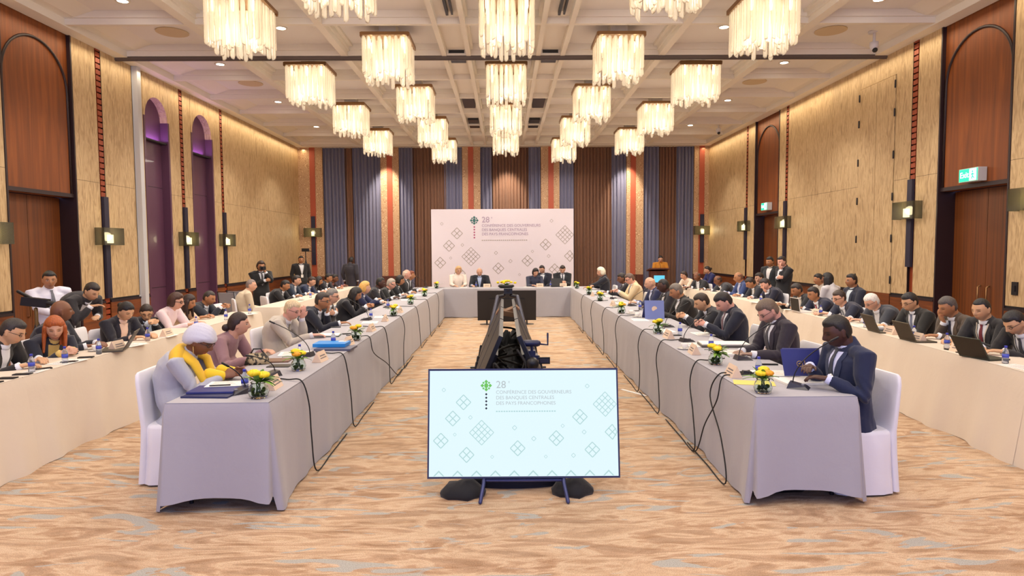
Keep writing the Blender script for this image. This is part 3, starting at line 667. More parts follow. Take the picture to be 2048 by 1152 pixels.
# leaning screens of the centre island, three on each side, backs inward
lab6 = ['nearest the camera', 'middle of three', 'farthest of three']
for s in (-1, 1):
    for i in range(3):
        y = 6.35 + 1.45 * i
        rz = -PI / 2 if s < 0 else PI / 2   # screen faces outward
        t = thing('flat_screen', 'black screen leaning on the %s side of the centre island, %s' % ('left' if s < 0 else 'right', lab6[i]), 'screen', (s * .44 + .04, y, 0), rz, 'leaning screens of the centre island')
        tilt = math.radians(23); wd, ht = 1.38, .8
        b = MB(); b.obox((0, 0, 0), (wd / 2, 0, 0), (0, .018, 0), (0, 0, ht / 2)); b.obox((0, .035, -.05), (wd * .3, 0, 0), (0, .02, 0), (0, 0, ht * .3))
        up = Vector((0, math.sin(tilt), math.cos(tilt))); c = Vector((0, .05, .3)) + up * ht / 2
        hs = part('housing', b, BLACK, t); hs.location = c; hs.rotation_euler = (-tilt, 0, 0)
        b = MB(); b.obox((0, -.0185, 0), (wd / 2 - .012, 0, 0), (0, .001, 0), (0, 0, ht / 2 - .014)); part('display_panel', b, SCREEN_DARK, hs)
        b = MB(); b.box(-wd / 2, wd / 2, -.022, -.02, ht / 2 - .005, ht / 2); b.box(-wd / 2, -wd / 2 + .003, -.023, -.018, -ht / 2, ht / 2); part('metal_rim', b, mat('dark_rim', (90, 92, 100), .35, .6), hs)
        b = MB()
        for qx in (-.5, .5): b.tube([(qx, .03, .34), (qx, -.02, .012)], .018, 8); b.tube([(qx, .22, .7), (qx, .3, .012)], .016, 8); b.tube([(qx, -.12, .012), (qx, .34, .012)], .016, 8)
        b.tube([(-.5, .22, .62), (.5, .22, .62)], .014, 8); part('stand', b, BLACK, t, True)
def cable(name, pts, r, m, label, group=None, sub=8, mi=None):
    P = [Vector(p) for p in pts]; out = []
    for i in range(len(P) - 1):
        p0, p1, p2, p3 = P[max(i - 1, 0)], P[i], P[i + 1], P[min(i + 2, len(P) - 1)]
        for k in range(sub):
            t = k / sub; out.append(.5 * ((2 * p1) + (-p0 + p2) * t + (2 * p0 - 5 * p1 + 4 * p2 - p3) * t * t + (-p0 + 3 * p1 - 3 * p2 + p3) * t ** 3))
    out.append(P[-1]); b = MB(); b.tube(out, r, 6, round_=False); return tag(obj(name, b.mesh(name, m, True)), label, 'cable', group)
# black cloth heap and cable bundles inside the island
b = MB(); rr = random.Random(5); P = []
for i in range(41):
    y = 5.75 + i * .11; row = []
    for j in range(17):
        u = -1 + j / 8; row.append((.04 + u * .3, y, .03 + (.42 + .1 * math.sin(i * .9)) * max(0, 1 - u * u) ** .7 * (1 + .15 * math.sin(i * 2.3 + j)) + .03 * math.sin(j * 2 + i)))
    P.append(row)
b.grid(P); tag(obj('black_cloth', b.mesh('cloth', fabric((22, 22, 26)), True)), 'black cloth bunched between the leaning screens', 'cloth')
for k in range(4):
    pts = [(.04 + rr.uniform(-.25, .25), 5.7 + i * .55, .5 + rr.uniform(-.12, .22)) for i in range(8)]
    cable('cable', pts, .014, RUBBER, 'thick black cable among the island screens, %s' % ['leftmost of the bundle', 'second of the bundle', 'third of the bundle', 'rightmost of the bundle'][k], 'cables inside the centre island')
cable('cable', [(-.05, 5.7, .5), (-.1, 5.62, .8), (0, 5.6, .68), (.12, 5.6, .62), (.18, 5.62, .78), (.1, 5.66, .92)], .012, RUBBER, 'looped grey cable hanging under the small video camera')
b = MB(); b.obox((.02, 8.9, .93), (.13, 0, -.02), (0, .2, 0), (.02, 0, .03)); b.obox((.1, 8.95, .97), (.08, 0, .03), (0, .18, 0), (-.02, 0, .02)); tag(obj('brown_box', b.mesh('b', mat('cardboard', (128, 96, 72), .8))), 'flattened brown cardboard piece between the far leaning screens', 'cardboard')
for s in (-1, 1):   # slim stands with upright arms at the far end of the island
    t = thing('floor_stand', 'slim dark floor stand at the far %s end of the island' % ('left' if s < 0 else 'right'), 'stand', (.04 + s * .16, 10.6, 0))
    b = MB(); b.tube([(0, 0, 1.02), (s * .1, -.1, .6), (s * .26, -.5, .012)], .035, 8); part('leg', b, mat('steel_grey', (86, 88, 102), .35, .6), t, True)
    b = MB(); b.tube([(0, 0, 1.02), (-s * .1, 0, 1.04)], .03, 8); b.tube([(0, 0, 1.02), (s * .05, .5, .012)], .02, 8); part('brace', b, DARK, t, True)
t = thing('camera_monitor', 'small black device on top of the far island end', 'equipment', (.05, 10.6, 1.07)); b = MB(); b.box(-.07, .07, -.05, .05, 0, .09); part('body', b, BLACK, t); b = MB(); b.lathe([(.02, 0), (.02, .03)], 10, (0, -.05, .04)); part('lens', b, DARK, t)
# video camera on tripod behind the front screen
t = thing('video_camera', 'small video camera with shotgun microphone on a low tripod behind the front screen', 'camera', (.235, 5.72, 0)); CB = mat('camera_body', (34, 38, 70), .35)
for k in range(3):
    a = k * 2.1 + .5; b = MB(); b.tube([(0, 0, .62), (.2 * math.cos(a), .2 * math.sin(a), .01)], .014, 8); part('tripod_leg', b, DARK, t, True)
b = MB(); b.lathe([(.03, .58), (.035, .68), (.02, .72)], 12); part('tripod_head', b, DARK, t, True)
b = MB(); b.box(-.055, .055, -.03, .1, .74, .86); b.box(-.03, .03, -.02, .06, .86, .9); part('body', b, CB, t)
b = MB(); P = [(.045, 0), (.055, .02), (.055, .1), (.048, .12)]; vs = MB(); vs.lathe(P, 18); b.add([(x, -.03 - z, y + .8) for (x, y, z) in vs.v], vs.f); part('lens', b, BLACK, t, True)
b = MB(); b.box(.06, .16, -.01, .005, .78, .84); part('flip_screen', b, BLACK, t); b = MB(); b.box(.07, .15, -.0125, -.0105, .79, .83); part('flip_display', b, CHROME, t)
b = MB(); b.tube([(0, 0, .9), (0, 0, .95)], .012, 8); b.tube([(-.06, 0, .965), (.05, 0, .965)], .03, 10); b.tube([(.05, 0, .96), (.14, 0, .95), (.14, 0, 1.05)], .009, 8); part('microphone', b, CB, t, True)
# black cloth bundles on the floor by the front screen
for (px, py, sx, lab) in ((925, 1000, .16, 'black cloth bundle on the carpet left of the front screen stand'), (1148, 995, .15, 'black bag on the carpet right of the front screen stand')):
    q = onz(px, py, 0); b = MB(); n = 14
    prof = [(.001, 0), (1, .0), (1.05, .25), (.8, .65), (.4, .95), (.001, 1)]
    vs = MB(); vs.lathe(prof, n); b.add([(x * sx * (1 + .12 * math.sin(5 * y + 3 * x)), y * .14 * (1 + .1 * math.sin(7 * x)), z * .105 * (1 + .15 * math.sin(x * 6))) for (x, y, z) in vs.v], vs.f)
    tag(obj('cloth_bundle', b.mesh('bundle', fabric((20, 20, 24)), True), None, (q.x, q.y + .12, 0)), lab, 'bag')
b = MB(); q = onz(1030, 1000, 0); b.add([(x * .36, y * .1, z * .09) for (x, y, z) in (lambda v: (v.lathe([(.001, 0), (1, 0), (.95, .6), (.5, 1), (.001, 1)], 18), v.v)[1])(MB())], (lambda v: (v.lathe([(.001, 0), (1, 0), (.95, .6), (.5, 1), (.001, 1)], 18), v.f)[1])(MB()))
tag(obj('power_box', b.mesh('cloth', fabric((24, 26, 40)), True), None, (q.x, q.y + .32, 0)), 'low black covered power unit lying under the front screen', 'equipment')
for s, px in ((-1, 760), (1, 1215)):
    p0, p1 = (onz(758, 785, 0), onz(846, 784, 0)) if s < 0 else (onz(1243, 779, 0), onz(1292, 792, 0))
    b = MB(); d = (p1 - p0).normalized(); n_ = Vector((-d.y, d.x, 0)) * .02; b.obox((p0 + p1) / 2 + Vector((0, 0, .003)), d * (p1 - p0).length / 2, n_, (0, 0, .003)); tag(obj('floor_tape', b.mesh('tape', PAPER)), 'white tape strip on the carpet %s of the front screen' % ('left' if s < 0 else 'right'), 'tape')

# ------------------------------------------------------------------ backdrop and lectern
pl, pr = ony(862, 418, 19.6), ony(1147, 418, 19.6)
bw, bh = pr.x - pl.x, (pl.z + pr.z) / 2
t = thing('backdrop', 'white conference backdrop with grey lattice diamonds behind the head table', 'banner', ((pl.x + pr.x) / 2, 19.6, 0))
dc = bh - .5 * bw * .5625; b = MB(); b.box(-bw / 2, bw / 2, 0, .06, -dc, bh - dc); hsub = part('panel', b, BANNER, t, loc=(0, 0, dc))
artwork(hsub, bw, bw * .5625, -.004, BMARK, BTXT, BLOGO, BRED, bottom=False)
for q in (-1, 1):
    b = MB(); b.tube([(q * bw * .4, .06, bh * .7), (q * bw * .4, .7, .01)], .015, 8); b.tube([(q * bw * .4, .06, .02), (q * bw * .4, .75, .02)], .015, 8); part('rear_strut', b, DARK, t, True)
l = ony(1316, 538, 20.8)
t = thing('lectern', 'dark wooden lectern with a small lit blue panel', 'lectern', (l.x, 20.8, 0))
b = MB(); b.box(-.3, .3, -.22, .22, 0, .08); b.box(-.26, .26, -.18, .18, .08, l.z - .06); part('body', b, LECT, t)
b = MB(); b.obox((0, -.02, l.z - .02), (.32, 0, 0), (0, .26, -.04), (0, .003, .02)); part('top', b, LECT, t)
w = MB(); w.box(-.17, .17, -.186, -.181, l.z - .42, l.z - .2); part('front_sign', w, mat('sign_blue', (90, 190, 225), .4, emit=.7), t, label='lit pale blue sign')
b = MB(); b.tube([(.08, 0, l.z), (.08, .02, l.z + .12), (.06, .12, l.z + .2)], .006, 6); part('microphone', b, BLACK, t, True)
# tripod in the far left corner
q = ony(611, 500, 20.2); t = thing('camera_tripod', 'tall black camera tripod standing in the far left corner', 'tripod', (q.x, 20.2, 0)); h = q.z
for k in range(3):
    a = k * 2 * PI / 3 + .3; b = MB(); b.tube([(0, 0, h - .3), (.3 * math.cos(a), .3 * math.sin(a), .01)], .016, 8); part('leg', b, BLACK, t, True)
b = MB(); b.tube([(0, 0, h - .6), (0, 0, h - .05)], .014, 8); part('centre_column', b, BLACK, t, True)
b = MB(); b.box(-.09, .09, -.1, .08, h - .05, h + .05); b.tube([(0, .05, h), (.28, .1, h - .08)], .01, 6); part('head', b, BLACK, t)
q = onx(73, 640, -5.6); t = thing('camera_tripod', 'low tripod with black video camera by the man in white shirt', 'tripod', (q.x, q.y, 0))
for k in range(3):
    a = k * 2 * PI / 3; b = MB(); b.tube([(0, 0, .95), (.28 * math.cos(a), .28 * math.sin(a), .01)], .014, 8); part('leg', b, DARK, t, True)
b = MB(); b.tube([(0, 0, .7), (0, 0, 1.12)], .02, 8); part('centre_column', b, mat('bronze_tube', (120, 96, 60), .4, .6), t, True)
b = MB(); b.obox((0, 0, 1.2), (.13, .03, -.02), (-.01, .05, 0), (.01, 0, .05)); b.tube([(.1, 0, 1.2), (.26, .03, 1.16)], .03, 10); b.tube([(-.05, 0, 1.25), (-.2, .0, 1.33)], .02, 8); part('camera', b, BLACK, t)
# ------------------------------------------------------------------ people
TMP = bpy.data.scenes.new('tmp_build')
def remeshed(b, name, voxel, smooth, mats):
    me = b.mesh(name, mats); o = bpy.data.objects.new('tmp', me); TMP.collection.objects.link(o)
    m = o.modifiers.new('r', 'REMESH'); m.mode = 'VOXEL'; m.voxel_size = voxel; m.use_smooth_shade = True
    if smooth: s_ = o.modifiers.new('s', 'SMOOTH'); s_.factor = .5; s_.iterations = smooth
    with bpy.context.temp_override(scene=TMP, view_layer=TMP.view_layers[0]):
        dg = bpy.context.evaluated_depsgraph_get(); dg.update()
    r = bpy.data.meshes.new_from_object(o.evaluated_get(dg)); bpy.data.objects.remove(o); bpy.data.meshes.remove(me)
    r.name = name; r.materials.clear(); r.materials.append(mats)
    r.polygons.foreach_set('use_smooth', [True] * len(r.polygons)); return r
def coords(me): a = np.empty(len(me.vertices) * 3, np.float32); me.vertices.foreach_get('co', a); return a.reshape(-1, 3)
def setco(me, a): me.vertices.foreach_set('co', a.astype(np.float32).ravel()); me.update()
def normals(me): a = np.empty(len(me.vertices) * 3, np.float32); me.vertices.foreach_get('normal', a); return a.reshape(-1, 3)
def head_pts(d, jaw=1.0):
    """d: (n,3) unit directions (x forward, y left, z up) -> head surface in metres"""
    x, y, z = d[:, 0], d[:, 1], d[:, 2]
    px, py, pz = x * .098, y * .076, z * .118
    low = np.clip(-z, 0, 1)
    py = py * (1 - .30 * jaw * low ** 1.5) * (1 + .03 * np.exp(-((z - .35) / .3) ** 2))
    px = np.where(x < 0, px * (1 - .5 * sm(.25, .9, low)), px * (1 - .02 * low) + .006 * low * sm(.2, .8, x))
    f = sm(.35, .8, x)
    px = px + f * (.033 * np.exp(-(y / .135) ** 2) * sm(.3, -.2, z) * sm(-.36, -.24, z))               # nose
    px = px - f * .012 * (np.exp(-((y - .4) / .17) ** 2 - ((z - .07) / .11) ** 2) + np.exp(-((y + .4) / .17) ** 2 - ((z - .07) / .11) ** 2))
    px = px + f * .004 * np.exp(-((z - .24) / .08) ** 2)
    px = px + f * (.01 * np.exp(-(y / .28) ** 2) * (np.exp(-((z + .5) / .05) ** 2) + .9 * np.exp(-((z + .63) / .05) ** 2)))
    px = px + f * .008 * np.exp(-(y / .3) ** 2 - ((z + .93) / .12) ** 2)
    return np.stack([px, py, pz], 1)
def sphere_dirs(n, m):
    V = []; 
    for i in range(m + 1):
        ph = PI * i / m
        for j in range(n): a = 2 * PI * j / n; V.append((math.sin(ph) * math.cos(a), math.sin(ph) * math.sin(a), math.cos(ph)))
    Fc = [(i * n + j, (i + 1) * n + j, (i + 1) * n + (j + 1) % n, i * n + (j + 1) % n) for i in range(m) for j in range(n)]
    return np.array(V), Fc
HD, HF = sphere_dirs(40, 32)
def hand(b, w, d, up, thumb_side, curl=.5, k=1.0):
    """w wrist, d pointing direction, up back-of-hand direction; thumb_side +1/-1 along cross(d, up)"""
    d = d.normalized(); up = (up - d * up.dot(d)).normalized(); sd = d.cross(up).normalized() * thumb_side
    kn = w + d * .088 * k; b.tube([w - d * .01, w + d * .03, w + d * .065 * k, kn], [(.026, .019), (.034, .017), (.042, .015), (.039, .013)], 10, ref=sd)
    for i, (off, ln, r) in enumerate(((.031, .072, .0092), (.0105, .08, .0096), (-.0105, .074, .0092), (-.031, .058, .0082))):
        p = kn + sd * off * k; dd = (d + sd * off * .35).normalized(); pts = [p - dd * .012]; a = 0
        for seg in (.45, .3, .25):
            a += curl * (.55 + .1 * i); q = dd * math.cos(a) - up * math.sin(a); p = p + q * ln * k * seg; pts.append(p.copy())
        b.tube(pts, [r, r, r * .92, r * .8], 8)
    p = w + d * .03 * k + sd * .026 * k; t1 = (d * .75 + sd * .75 - up * .25).normalized(); t2 = (d * .95 + sd * .2 - up * .35).normalized()
    b.tube([p - t1 * .01, p + t1 * .034 * k, p + t1 * .034 * k + t2 * .034 * k], [.0135, .0115, .009], 8)
def ik(a, c, l1, l2, pole):
    v = c - a; D = v.length; mx = (l1 + l2) * .995
    if D > mx: c = a + v * (mx / D); v = c - a; D = mx
    D = max(D, abs(l1 - l2) + .02); x = (l1 * l1 - l2 * l2 + D * D) / (2 * D); h = math.sqrt(max(0, l1 * l1 - x * x))
    n = v.normalized(); pp = (pole - n * pole.dot(n))
    if pp.length < 1e-4: pp = Vector((0, 0, -1))
    return a + n * x + pp.normalized() * h, c
SK = {'light': (206, 158, 132), 'pink': (214, 160, 140), 'asian': (206, 160, 122), 'tan': (172, 120, 84), 'brown': (120, 76, 52), 'dark': (74, 44, 34)}
PEOPLE = []
def person(px, py, X=None, Y=None, stand=False, face=0, hy=0, pitch=25, skin='light', hair='short', hc=(38, 30, 28), coat=(40, 42, 52), shirt=(225, 228, 236), tie=None, lany=None, pose='table', who='', label='',
           glasses=False, sex='m', hipback=None, lean=None, extra=None, fat=1.0, buttoned=True, legs=None, headk=1.0, hands=None, seat=True, chairback=True, skirtless=False):
    P = onx(px, py, X) if X is not None else ony(px, py, Y)
    dist = max(2, P.y); vox = min(.0115, max(.0046, .0009 * dist)); voxc = min(.016, max(.008, .0014 * dist))
    fa = math.radians(face); F = Vector((math.cos(fa), math.sin(fa), 0)); Lf = Vector((-F.y, F.x, 0))
    ha = fa + math.radians(hy); pt = math.radians(pitch)
    fh = Vector((math.cos(ha) * math.cos(pt), math.sin(ha) * math.cos(pt), -math.sin(pt))); lh = Vector((-math.sin(ha), math.cos(ha), 0)); uh = fh.cross(lh)
    k = 1.0; w = .93 if sex == 'f' else 1.0
    if stand:
        k = max(.86, min(1.08, P.z / 1.6)) if lean is None else .97
        lb = lean if lean is not None else .02
        hip = Vector((P.x, P.y, 0)) - F * lb + Vector((0, 0, .92 * k))
    else:
        hb = max(.06, (hipback if hipback is not None else .2) - .1)
        hip = Vector((P.x, P.y, 0)) - F * hb + Vector((0, 0, .56))
    nt = P - uh * .075 - fh * .03; N0 = nt - Vector((0, 0, .055)) - F * .025
    v = N0 - hip; nom = .50 * k; 
    if v.length < nom: mid = (hip + N0) / 2 - (F - v.normalized() * F.dot(v.normalized())).normalized() * math.sqrt(max(0, (nom / 2) ** 2 - (v.length / 2) ** 2)) * .8
    else: mid = (hip + N0) / 2 - F * .02
    def sp(t): return hip * (1 - t) ** 2 + (mid * 2 - (hip + N0) / 2) * 2 * t * (1 - t) + N0 * t * t
    root = thing('person', label, 'person', (hip.x, hip.y, 0)); o0 = Vector((hip.x, hip.y, 0))
    body = MB(); coatb = MB()
    tc = [0, .18, .36, .55, .72, .86, .95]
    wd_ = [.165, .155, .148, .162, .18, .182, .135]; dp = [.125, .115, .108, .118, .118, .10, .075]
    if sex == 'f': wd_ = [.165, .148, .13, .14, .156, .155, .11]
    S = [sp(t) - o0 for t in tc]
    body.tube(S + [N0 - o0 + Vector((0, 0, .0)), nt - o0 + uh * .02], [(a * w * fat * .86, c * .86 * fat) for a, c in zip(wd_, dp)] + [(.058 * w, .058 * w), (.054 * w, .056 * w)], 18, ref=Lf)
    tk = .026 if not skirtless else .014
    cS = S[:]; 
    base = S[0] - Vector((0, 0, .1)) - F * .0 
    if stand: cS = [S[0] - Vector((0, 0, .2)), ] + S; cr = [(.19 * w * fat, .14 * fat)]
    else: cS = [base] + S; cr = [(.21 * w * fat, .185 * fat)]
    coatb.tube(cS, cr + [((a * w) * fat + tk, c * fat + tk) for a, c in zip(wd_[:-1], dp[:-1])] + [(.115, .085)], 22, ref=Lf, steps=1)
    torsob = MB(); torsob.v = list(coatb.v); torsob.f = list(coatb.f)
    up_t = (sp(.95) - sp(.6)).normalized(); nk = N0 - o0
    coatb.tube([nk - up_t * .03 - F * .012, nk + up_t * .012 - F * .018], [(.09, .085), (.074, .074)], 16, ref=Lf, steps=1)
    # arms
    sh = sp(.93) - o0; arms = {}
    HP = {'table': ((.36, .13, .80), (.36, -.13, .80)), 'write': ((.34, .05, .80), (.38, -.12, .80)), 'phone': ((.34, .045, .9), (.34, -.045, .9)), 'chin': ('chin', (.4, -.05, .79)), 'chinr': ((.4, .05, .79), 'chin'),
          'brow': ((.36, .1, .80), 'brow'), 'clasp': ((.3, .035, .86), (.31, -.035, .86)), 'wide': ((.38, .26, .8), (.4, -.2, .8)), 'camera': ('cam', 'cam'), 'side': ((.02, .25, 'hang'), (.02, -.25, 'hang')), 'back': ((.3, .1, .8), (.1, -.3, .6)),
          'fold': ((.42, .0, .83), (.3, .06, .87)), 'talk': ((.25, .2, 'wst'), (.5, -.12, 'tlk')), 'lap': ((.28, .08, .66), (.28, -.08, .66)), 'cross': ((.28, -.06, 'mid'), (.28, .06, 'mid')), 'mouth': ('chin', (.26, .1, 'mid'))}[pose] if hands is None else hands
    for q, hp in ((1, HP[0]), (-1, HP[1])):
        s0 = sh + Lf * q * .19 * w * (fat ** .5) - up_t * .005; l1, l2 = .29 * k * w, .255 * k * w; pole = Vector((0, 0, -1)) - F * .25 + Lf * q * .38
        back = Vector((0, 0, 1))
        if hp == 'chin': T = P - o0 + fh * .085 - uh * .16 + lh * q * .03; pole = Vector((0, 0, -1)) + F * .3; hd = (uh + fh * .15).normalized(); back = fh
        elif hp == 'brow': T = P - o0 + fh * .1 + lh * q * .1 - uh * .08; pole = Vector((0, 0, -1)) + F * .5; hd = (uh - lh * q * .3).normalized(); back = fh - lh * q
        elif hp == 'cam': T = P - o0 + fh * .13 + lh * q * .07 - uh * .12; pole = Vector((0, 0, -1)) + Lf * q * .6; hd = (uh - lh * q * .6 + fh * .2).normalized(); back = fh + lh * q
        else:
            z = hp[2]; fwd = F * hp[0] + Lf * hp[1]
            if z == 'hang': T = s0 + Lf * q * .05 + F * .03 - Vector((0, 0, .52 * k)); hd = Vector((0, 0, -1)); back = Lf * q
            elif z == 'mid': T = S[2] + F * .22 + Lf * hp[1] + Vector((0, 0, .12)); hd = (-Lf * q + Vector((0, 0, .1))); back = F
            elif z == 'wst': T = S[1] + F * .2 + Lf * q * .16; hd = F - Lf * q * .4
            elif z == 'tlk': T = s0 + F * .4 - Vector((0, 0, .16)) + Lf * .12; hd = F + Vector((0, 0, .5)); back = -Lf
            else:
                T = Vector((sh.x, sh.y, 0)) + fwd + Vector((0, 0, z)); hd = None
        e, T = ik(s0, T, l1, l2, pole)
        if hp not in ('chin', 'brow', 'cam') and hp[2] not in ('hang', 'mid', 'wst', 'tlk'):
            dv = (T - e).normalized(); hd = Vector((dv.x, dv.y, dv.z * .15)) - Lf * q * .25
            if pose == 'phone' or pose == 'clasp': back = Vector((0, 0, .6)) + Lf * q; hd = F * 1 - Lf * q * .5 + Vector((0, 0, .25))
        ar = .9 if sex == 'f' else 1
        body.tube([s0, (s0 + e) / 2, e, (e * .6 + T * .4), T], [.046 * ar, .042 * ar, .036 * ar, .034 * ar, .024 * ar], 10)
        hand(body, T, hd, back, q, .5 if pose not in ('phone', 'chin', 'fold') else .75, 1.0 * (.92 if sex == 'f' else 1))
        wr = T - (T - e).normalized() * (.045 if pose != 'short' else .1)
        coatb.tube([s0 - Lf * q * .07 + up_t * .005, s0 + Lf * q * .012, s0 * .5 + e * .5, e, e * .5 + T * .5, wr], [.072 * ar * w, .075 * ar, .068 * ar, .06 * ar, .054 * ar, .042 * ar], 12)
        arms[q] = (s0, e, T, wr, hd)
    # legs
    legb = MB(); feet = []
    for q in (1, -1):
        h0 = S[0] + Lf * q * .09 - Vector((0, 0, .03))
        if stand: kn = Vector((h0.x, h0.y, .5 * k)) + F * .03 + Lf * q * .01; an = Vector((h0.x, h0.y, .09)) + Lf * q * .02
        else: kn = h0 + F * .42 - Vector((0, 0, .02)); kn.z = .5; an = kn + F * .03; an.z = .09
        body.tube([h0, kn, an, an + F * .12 - Vector((0, 0, .04))], [(.07, .07), (.045, .045), (.034, .034), (.03, .02)], 10)
        legb.tube([h0 + Vector((0, 0, .03)), (h0 + kn) / 2, kn, (kn + an) / 2, an], [.1, .083, .065, .058, .056], 12); feet.append(an)
    # head
    hp_ = head_pts(HD, .8 if fat > 1.05 else 1.0) * headk * (.96 if sex == 'f' else 1)
    c0 = P - o0; Mh = np.array([fh, lh, uh]); W_ = hp_ @ Mh + np.array(c0)
    body.add([tuple(q) for q in W_], HF)
    for q in (1, -1):
        ec = c0 + lh * q * .077 * (.96 if sex == 'f' else 1) - fh * .006 - uh * .006
        body.tube([ec + uh * .024, ec + uh * .01 - fh * .004, ec - uh * .026 + fh * .004], [(.015, .0075), (.018, .008), (.009, .007)], 8, ref=fh)
    bm = remeshed(body, 'body', vox, 2 if vox < .007 else 1, SKIN)
    co = coords(bm); lc = (co - np.array(c0)) @ Mh.T / headk
    tone = np.array(srgb(SK[skin])); col = np.tile(np.append(tone, 1).astype(np.float32), (len(co), 1))
    def blend(mask, rgb): m_ = np.clip(mask, 0, 1)[:, None]; col[:, :3] = col[:, :3] * (1 - m_) + np.array(rgb) * m_
    face_ = sm(.045, .065, lc[:, 0])
    dk = np.array(srgb(hc)) if hair != 'turban' else np.array(srgb((50, 40, 36)))
    for q in (1, -1):
        y, z = lc[:, 1] - q * .031, lc[:, 2]
        e_ = (y / .0155) ** 2 + ((z - .006) / .0065) ** 2; blend(face_ * sm(1.3, .7, e_), tone * .35 if pitch > 11 else (.42, .38, .36))
        if pitch <= 11: blend(face_ * sm(1.2, .6, (y / .0065) ** 2 + ((z - .006) / .0065) ** 2), (.02, .012, .01))
        blend(face_ * sm(1.3, .6, (y / .019) ** 2 + ((z - .026 + .2 * abs(y) * 0) / .0048) ** 2) * .85, np.minimum(dk, .25))
    blend(face_ * sm(1.3, .7, (lc[:, 1] / .024) ** 2 + ((lc[:, 2] + .066) / .009) ** 2) * .7, tone * np.array((.85, .5, .5)) if sex == 'm' else (.45, .08, .09))
    blend(face_ * sm(1.2, .8, (lc[:, 1] / .02) ** 2 + ((lc[:, 2] + .0655) / .0015) ** 2) * .8, tone * .3)
    blend(sm(.02, .05, lc[:, 0]) * sm(.03, .0, abs(abs(lc[:, 1]) - .04)) * sm(.03, .0, abs(lc[:, 2] + .03)) * .25, tone * np.array((1.15, .72, .68)))
    if hair in ('short', 'crew', 'balding', 'grey') and sex == 'm': blend(sm(.0, .03, lc[:, 0]) * sm(-.04, -.07, lc[:, 2]) * sm(-.16, -.12, lc[:, 2]) * .12, dk)
    if extra == 'beard': blend(sm(-.01, .02, lc[:, 0]) * sm(-.03, -.06, lc[:, 2]) * sm(-.17, -.13, lc[:, 2]) * .75 * (1 - sm(1.2, .8, (lc[:, 1] / .022) ** 2 + ((lc[:, 2] + .066) / .008) ** 2)), dk)
    at_ = bm.color_attributes.new('tone', 'FLOAT_COLOR', 'POINT'); at_.data.foreach_set('color', col.ravel())
    bo = obj('body', bm, root)
    # coat
    cm = remeshed(coatb, 'coat', voxc, 4 if voxc < .012 else 2, fabric(coat)); a = coords(cm); n_ = normals(cm)
    if dist < 12:
        sd_ = px * .7; g = np.zeros(len(a))
        for (fx, fy, fz, am) in ((9, 7, 23, .0032), (17, 15, 11, .0022), (31, 24, 37, .0013)): g += am * np.sin(a[:, 0] * fx + sd_) * np.sin(a[:, 1] * fy + sd_ * 2 + 1) * np.sin(a[:, 2] * fz + 4 * np.sin(a[:, 0] * 5 + a[:, 1] * 4) + sd_)
        for q in (1, -1):   # creases round the elbows
            e = np.array(arms[q][1]); r = np.linalg.norm(a - e, axis=1); ax_ = (a - e) @ np.array((arms[q][2] - arms[q][0]).normalized()); g += .005 * np.exp(-(r / .08) ** 2) * np.sin(ax_ * 130)
        a = a + n_ * g[:, None] * 1.6; setco(cm, a)
    cname = 'jacket' if not skirtless else 'blouse'
    obj(cname, cm, root)
    # shirt front, lapels, tie, lanyard projected on the coat
    bvh = BVHTree.FromPolygons([Vector(v_) for v_ in a.tolist()], [tuple(p_.vertices) for p_ in cm.polygons]); bt = BVHTree.FromPolygons([Vector(v_) for v_ in torsob.v], torsob.f); fw = (F - up_t * F.dot(up_t)).normalized(); O = nk - up_t * .005
    def pj(u, v_, off):
        p_ = O + Lf * u - up_t * v_ + fw * .6; h = bt.ray_cast(p_, -fw, 1.0)[0]
        if h is None: h = O + Lf * u - up_t * v_ + fw * .06
        h2 = bvh.ray_cast(h + fw * .03, -fw, .07)[0]
        return (h2 or h) + fw * off
    def strip(bb, rows, off, nu=5):
        G = []
        for (v_, ua, ub) in rows: G.append([pj(ua + (ub - ua) * i / nu, v_, off) for i in range(nu + 1)])
        bb.grid(G); bb.grid([[p_ - fw * .004 for p_ in r] for r in G][::-1])
    shb = MB()
    if shirt is not None:
        dV = .30 if buttoned else .36; nr = 9
        rows = [(.015 + (dV - .015) * i / nr, -(.062 * (1 - i / nr) ** .8 + .004), .062 * (1 - i / nr) ** .8 + .004) for i in range(nr + 1)]
        strip(shb, rows, .004, 6)
        shb.tube([nk - up_t * .035 + fw * .004, nk + up_t * .02 + fw * .004], [(.078 * w, .072 * w), (.063 * w, .063 * w)], 16, ref=Lf, round_=False)
        for q in (1, -1):
            T = arms[q][2]; e = arms[q][1]; d_ = (T - e).normalized(); cf = MB(); cf.tube([T - d_ * .05, T + d_ * .008], [.035, .036], 12, round_=False); part('shirt_cuff', cf, fabric(shirt), root, True)
        if not skirtless:
            lap = MB()
            for q in (1, -1):
                rows = []
                for i in range(nr + 1):
                    t_ = i / nr; x_ = .062 * (1 - t_) ** .8 + .004; wL = .03 + .022 * math.sin(PI * min(1, t_ * 1.15)) if t_ < .93 else .012
                    if .2 < t_ < .3: wL *= .8
                    rows.append((.012 + (dV - .012) * t_, q * x_ * .96, q * (x_ + wL)))
                strip(lap, rows, .008, 3)
            part('lapels', lap, fabric(tuple(min(255, int(c * 1.12 + 4)) for c in coat)), root, True)
        part('shirt', shb, fabric(shirt), root, True)
    if tie:
        tb = MB(); strip(tb, [(.005, -.017, .017), (.02, -.016, .016), (.034, -.012, .012)] + [(.04 + .025 * i_, -.015 - .0019 * i_, .015 + .0019 * i_) for i_ in range(11)], .013, 4); part('tie', tb, fabric(tie, .6), root, True)
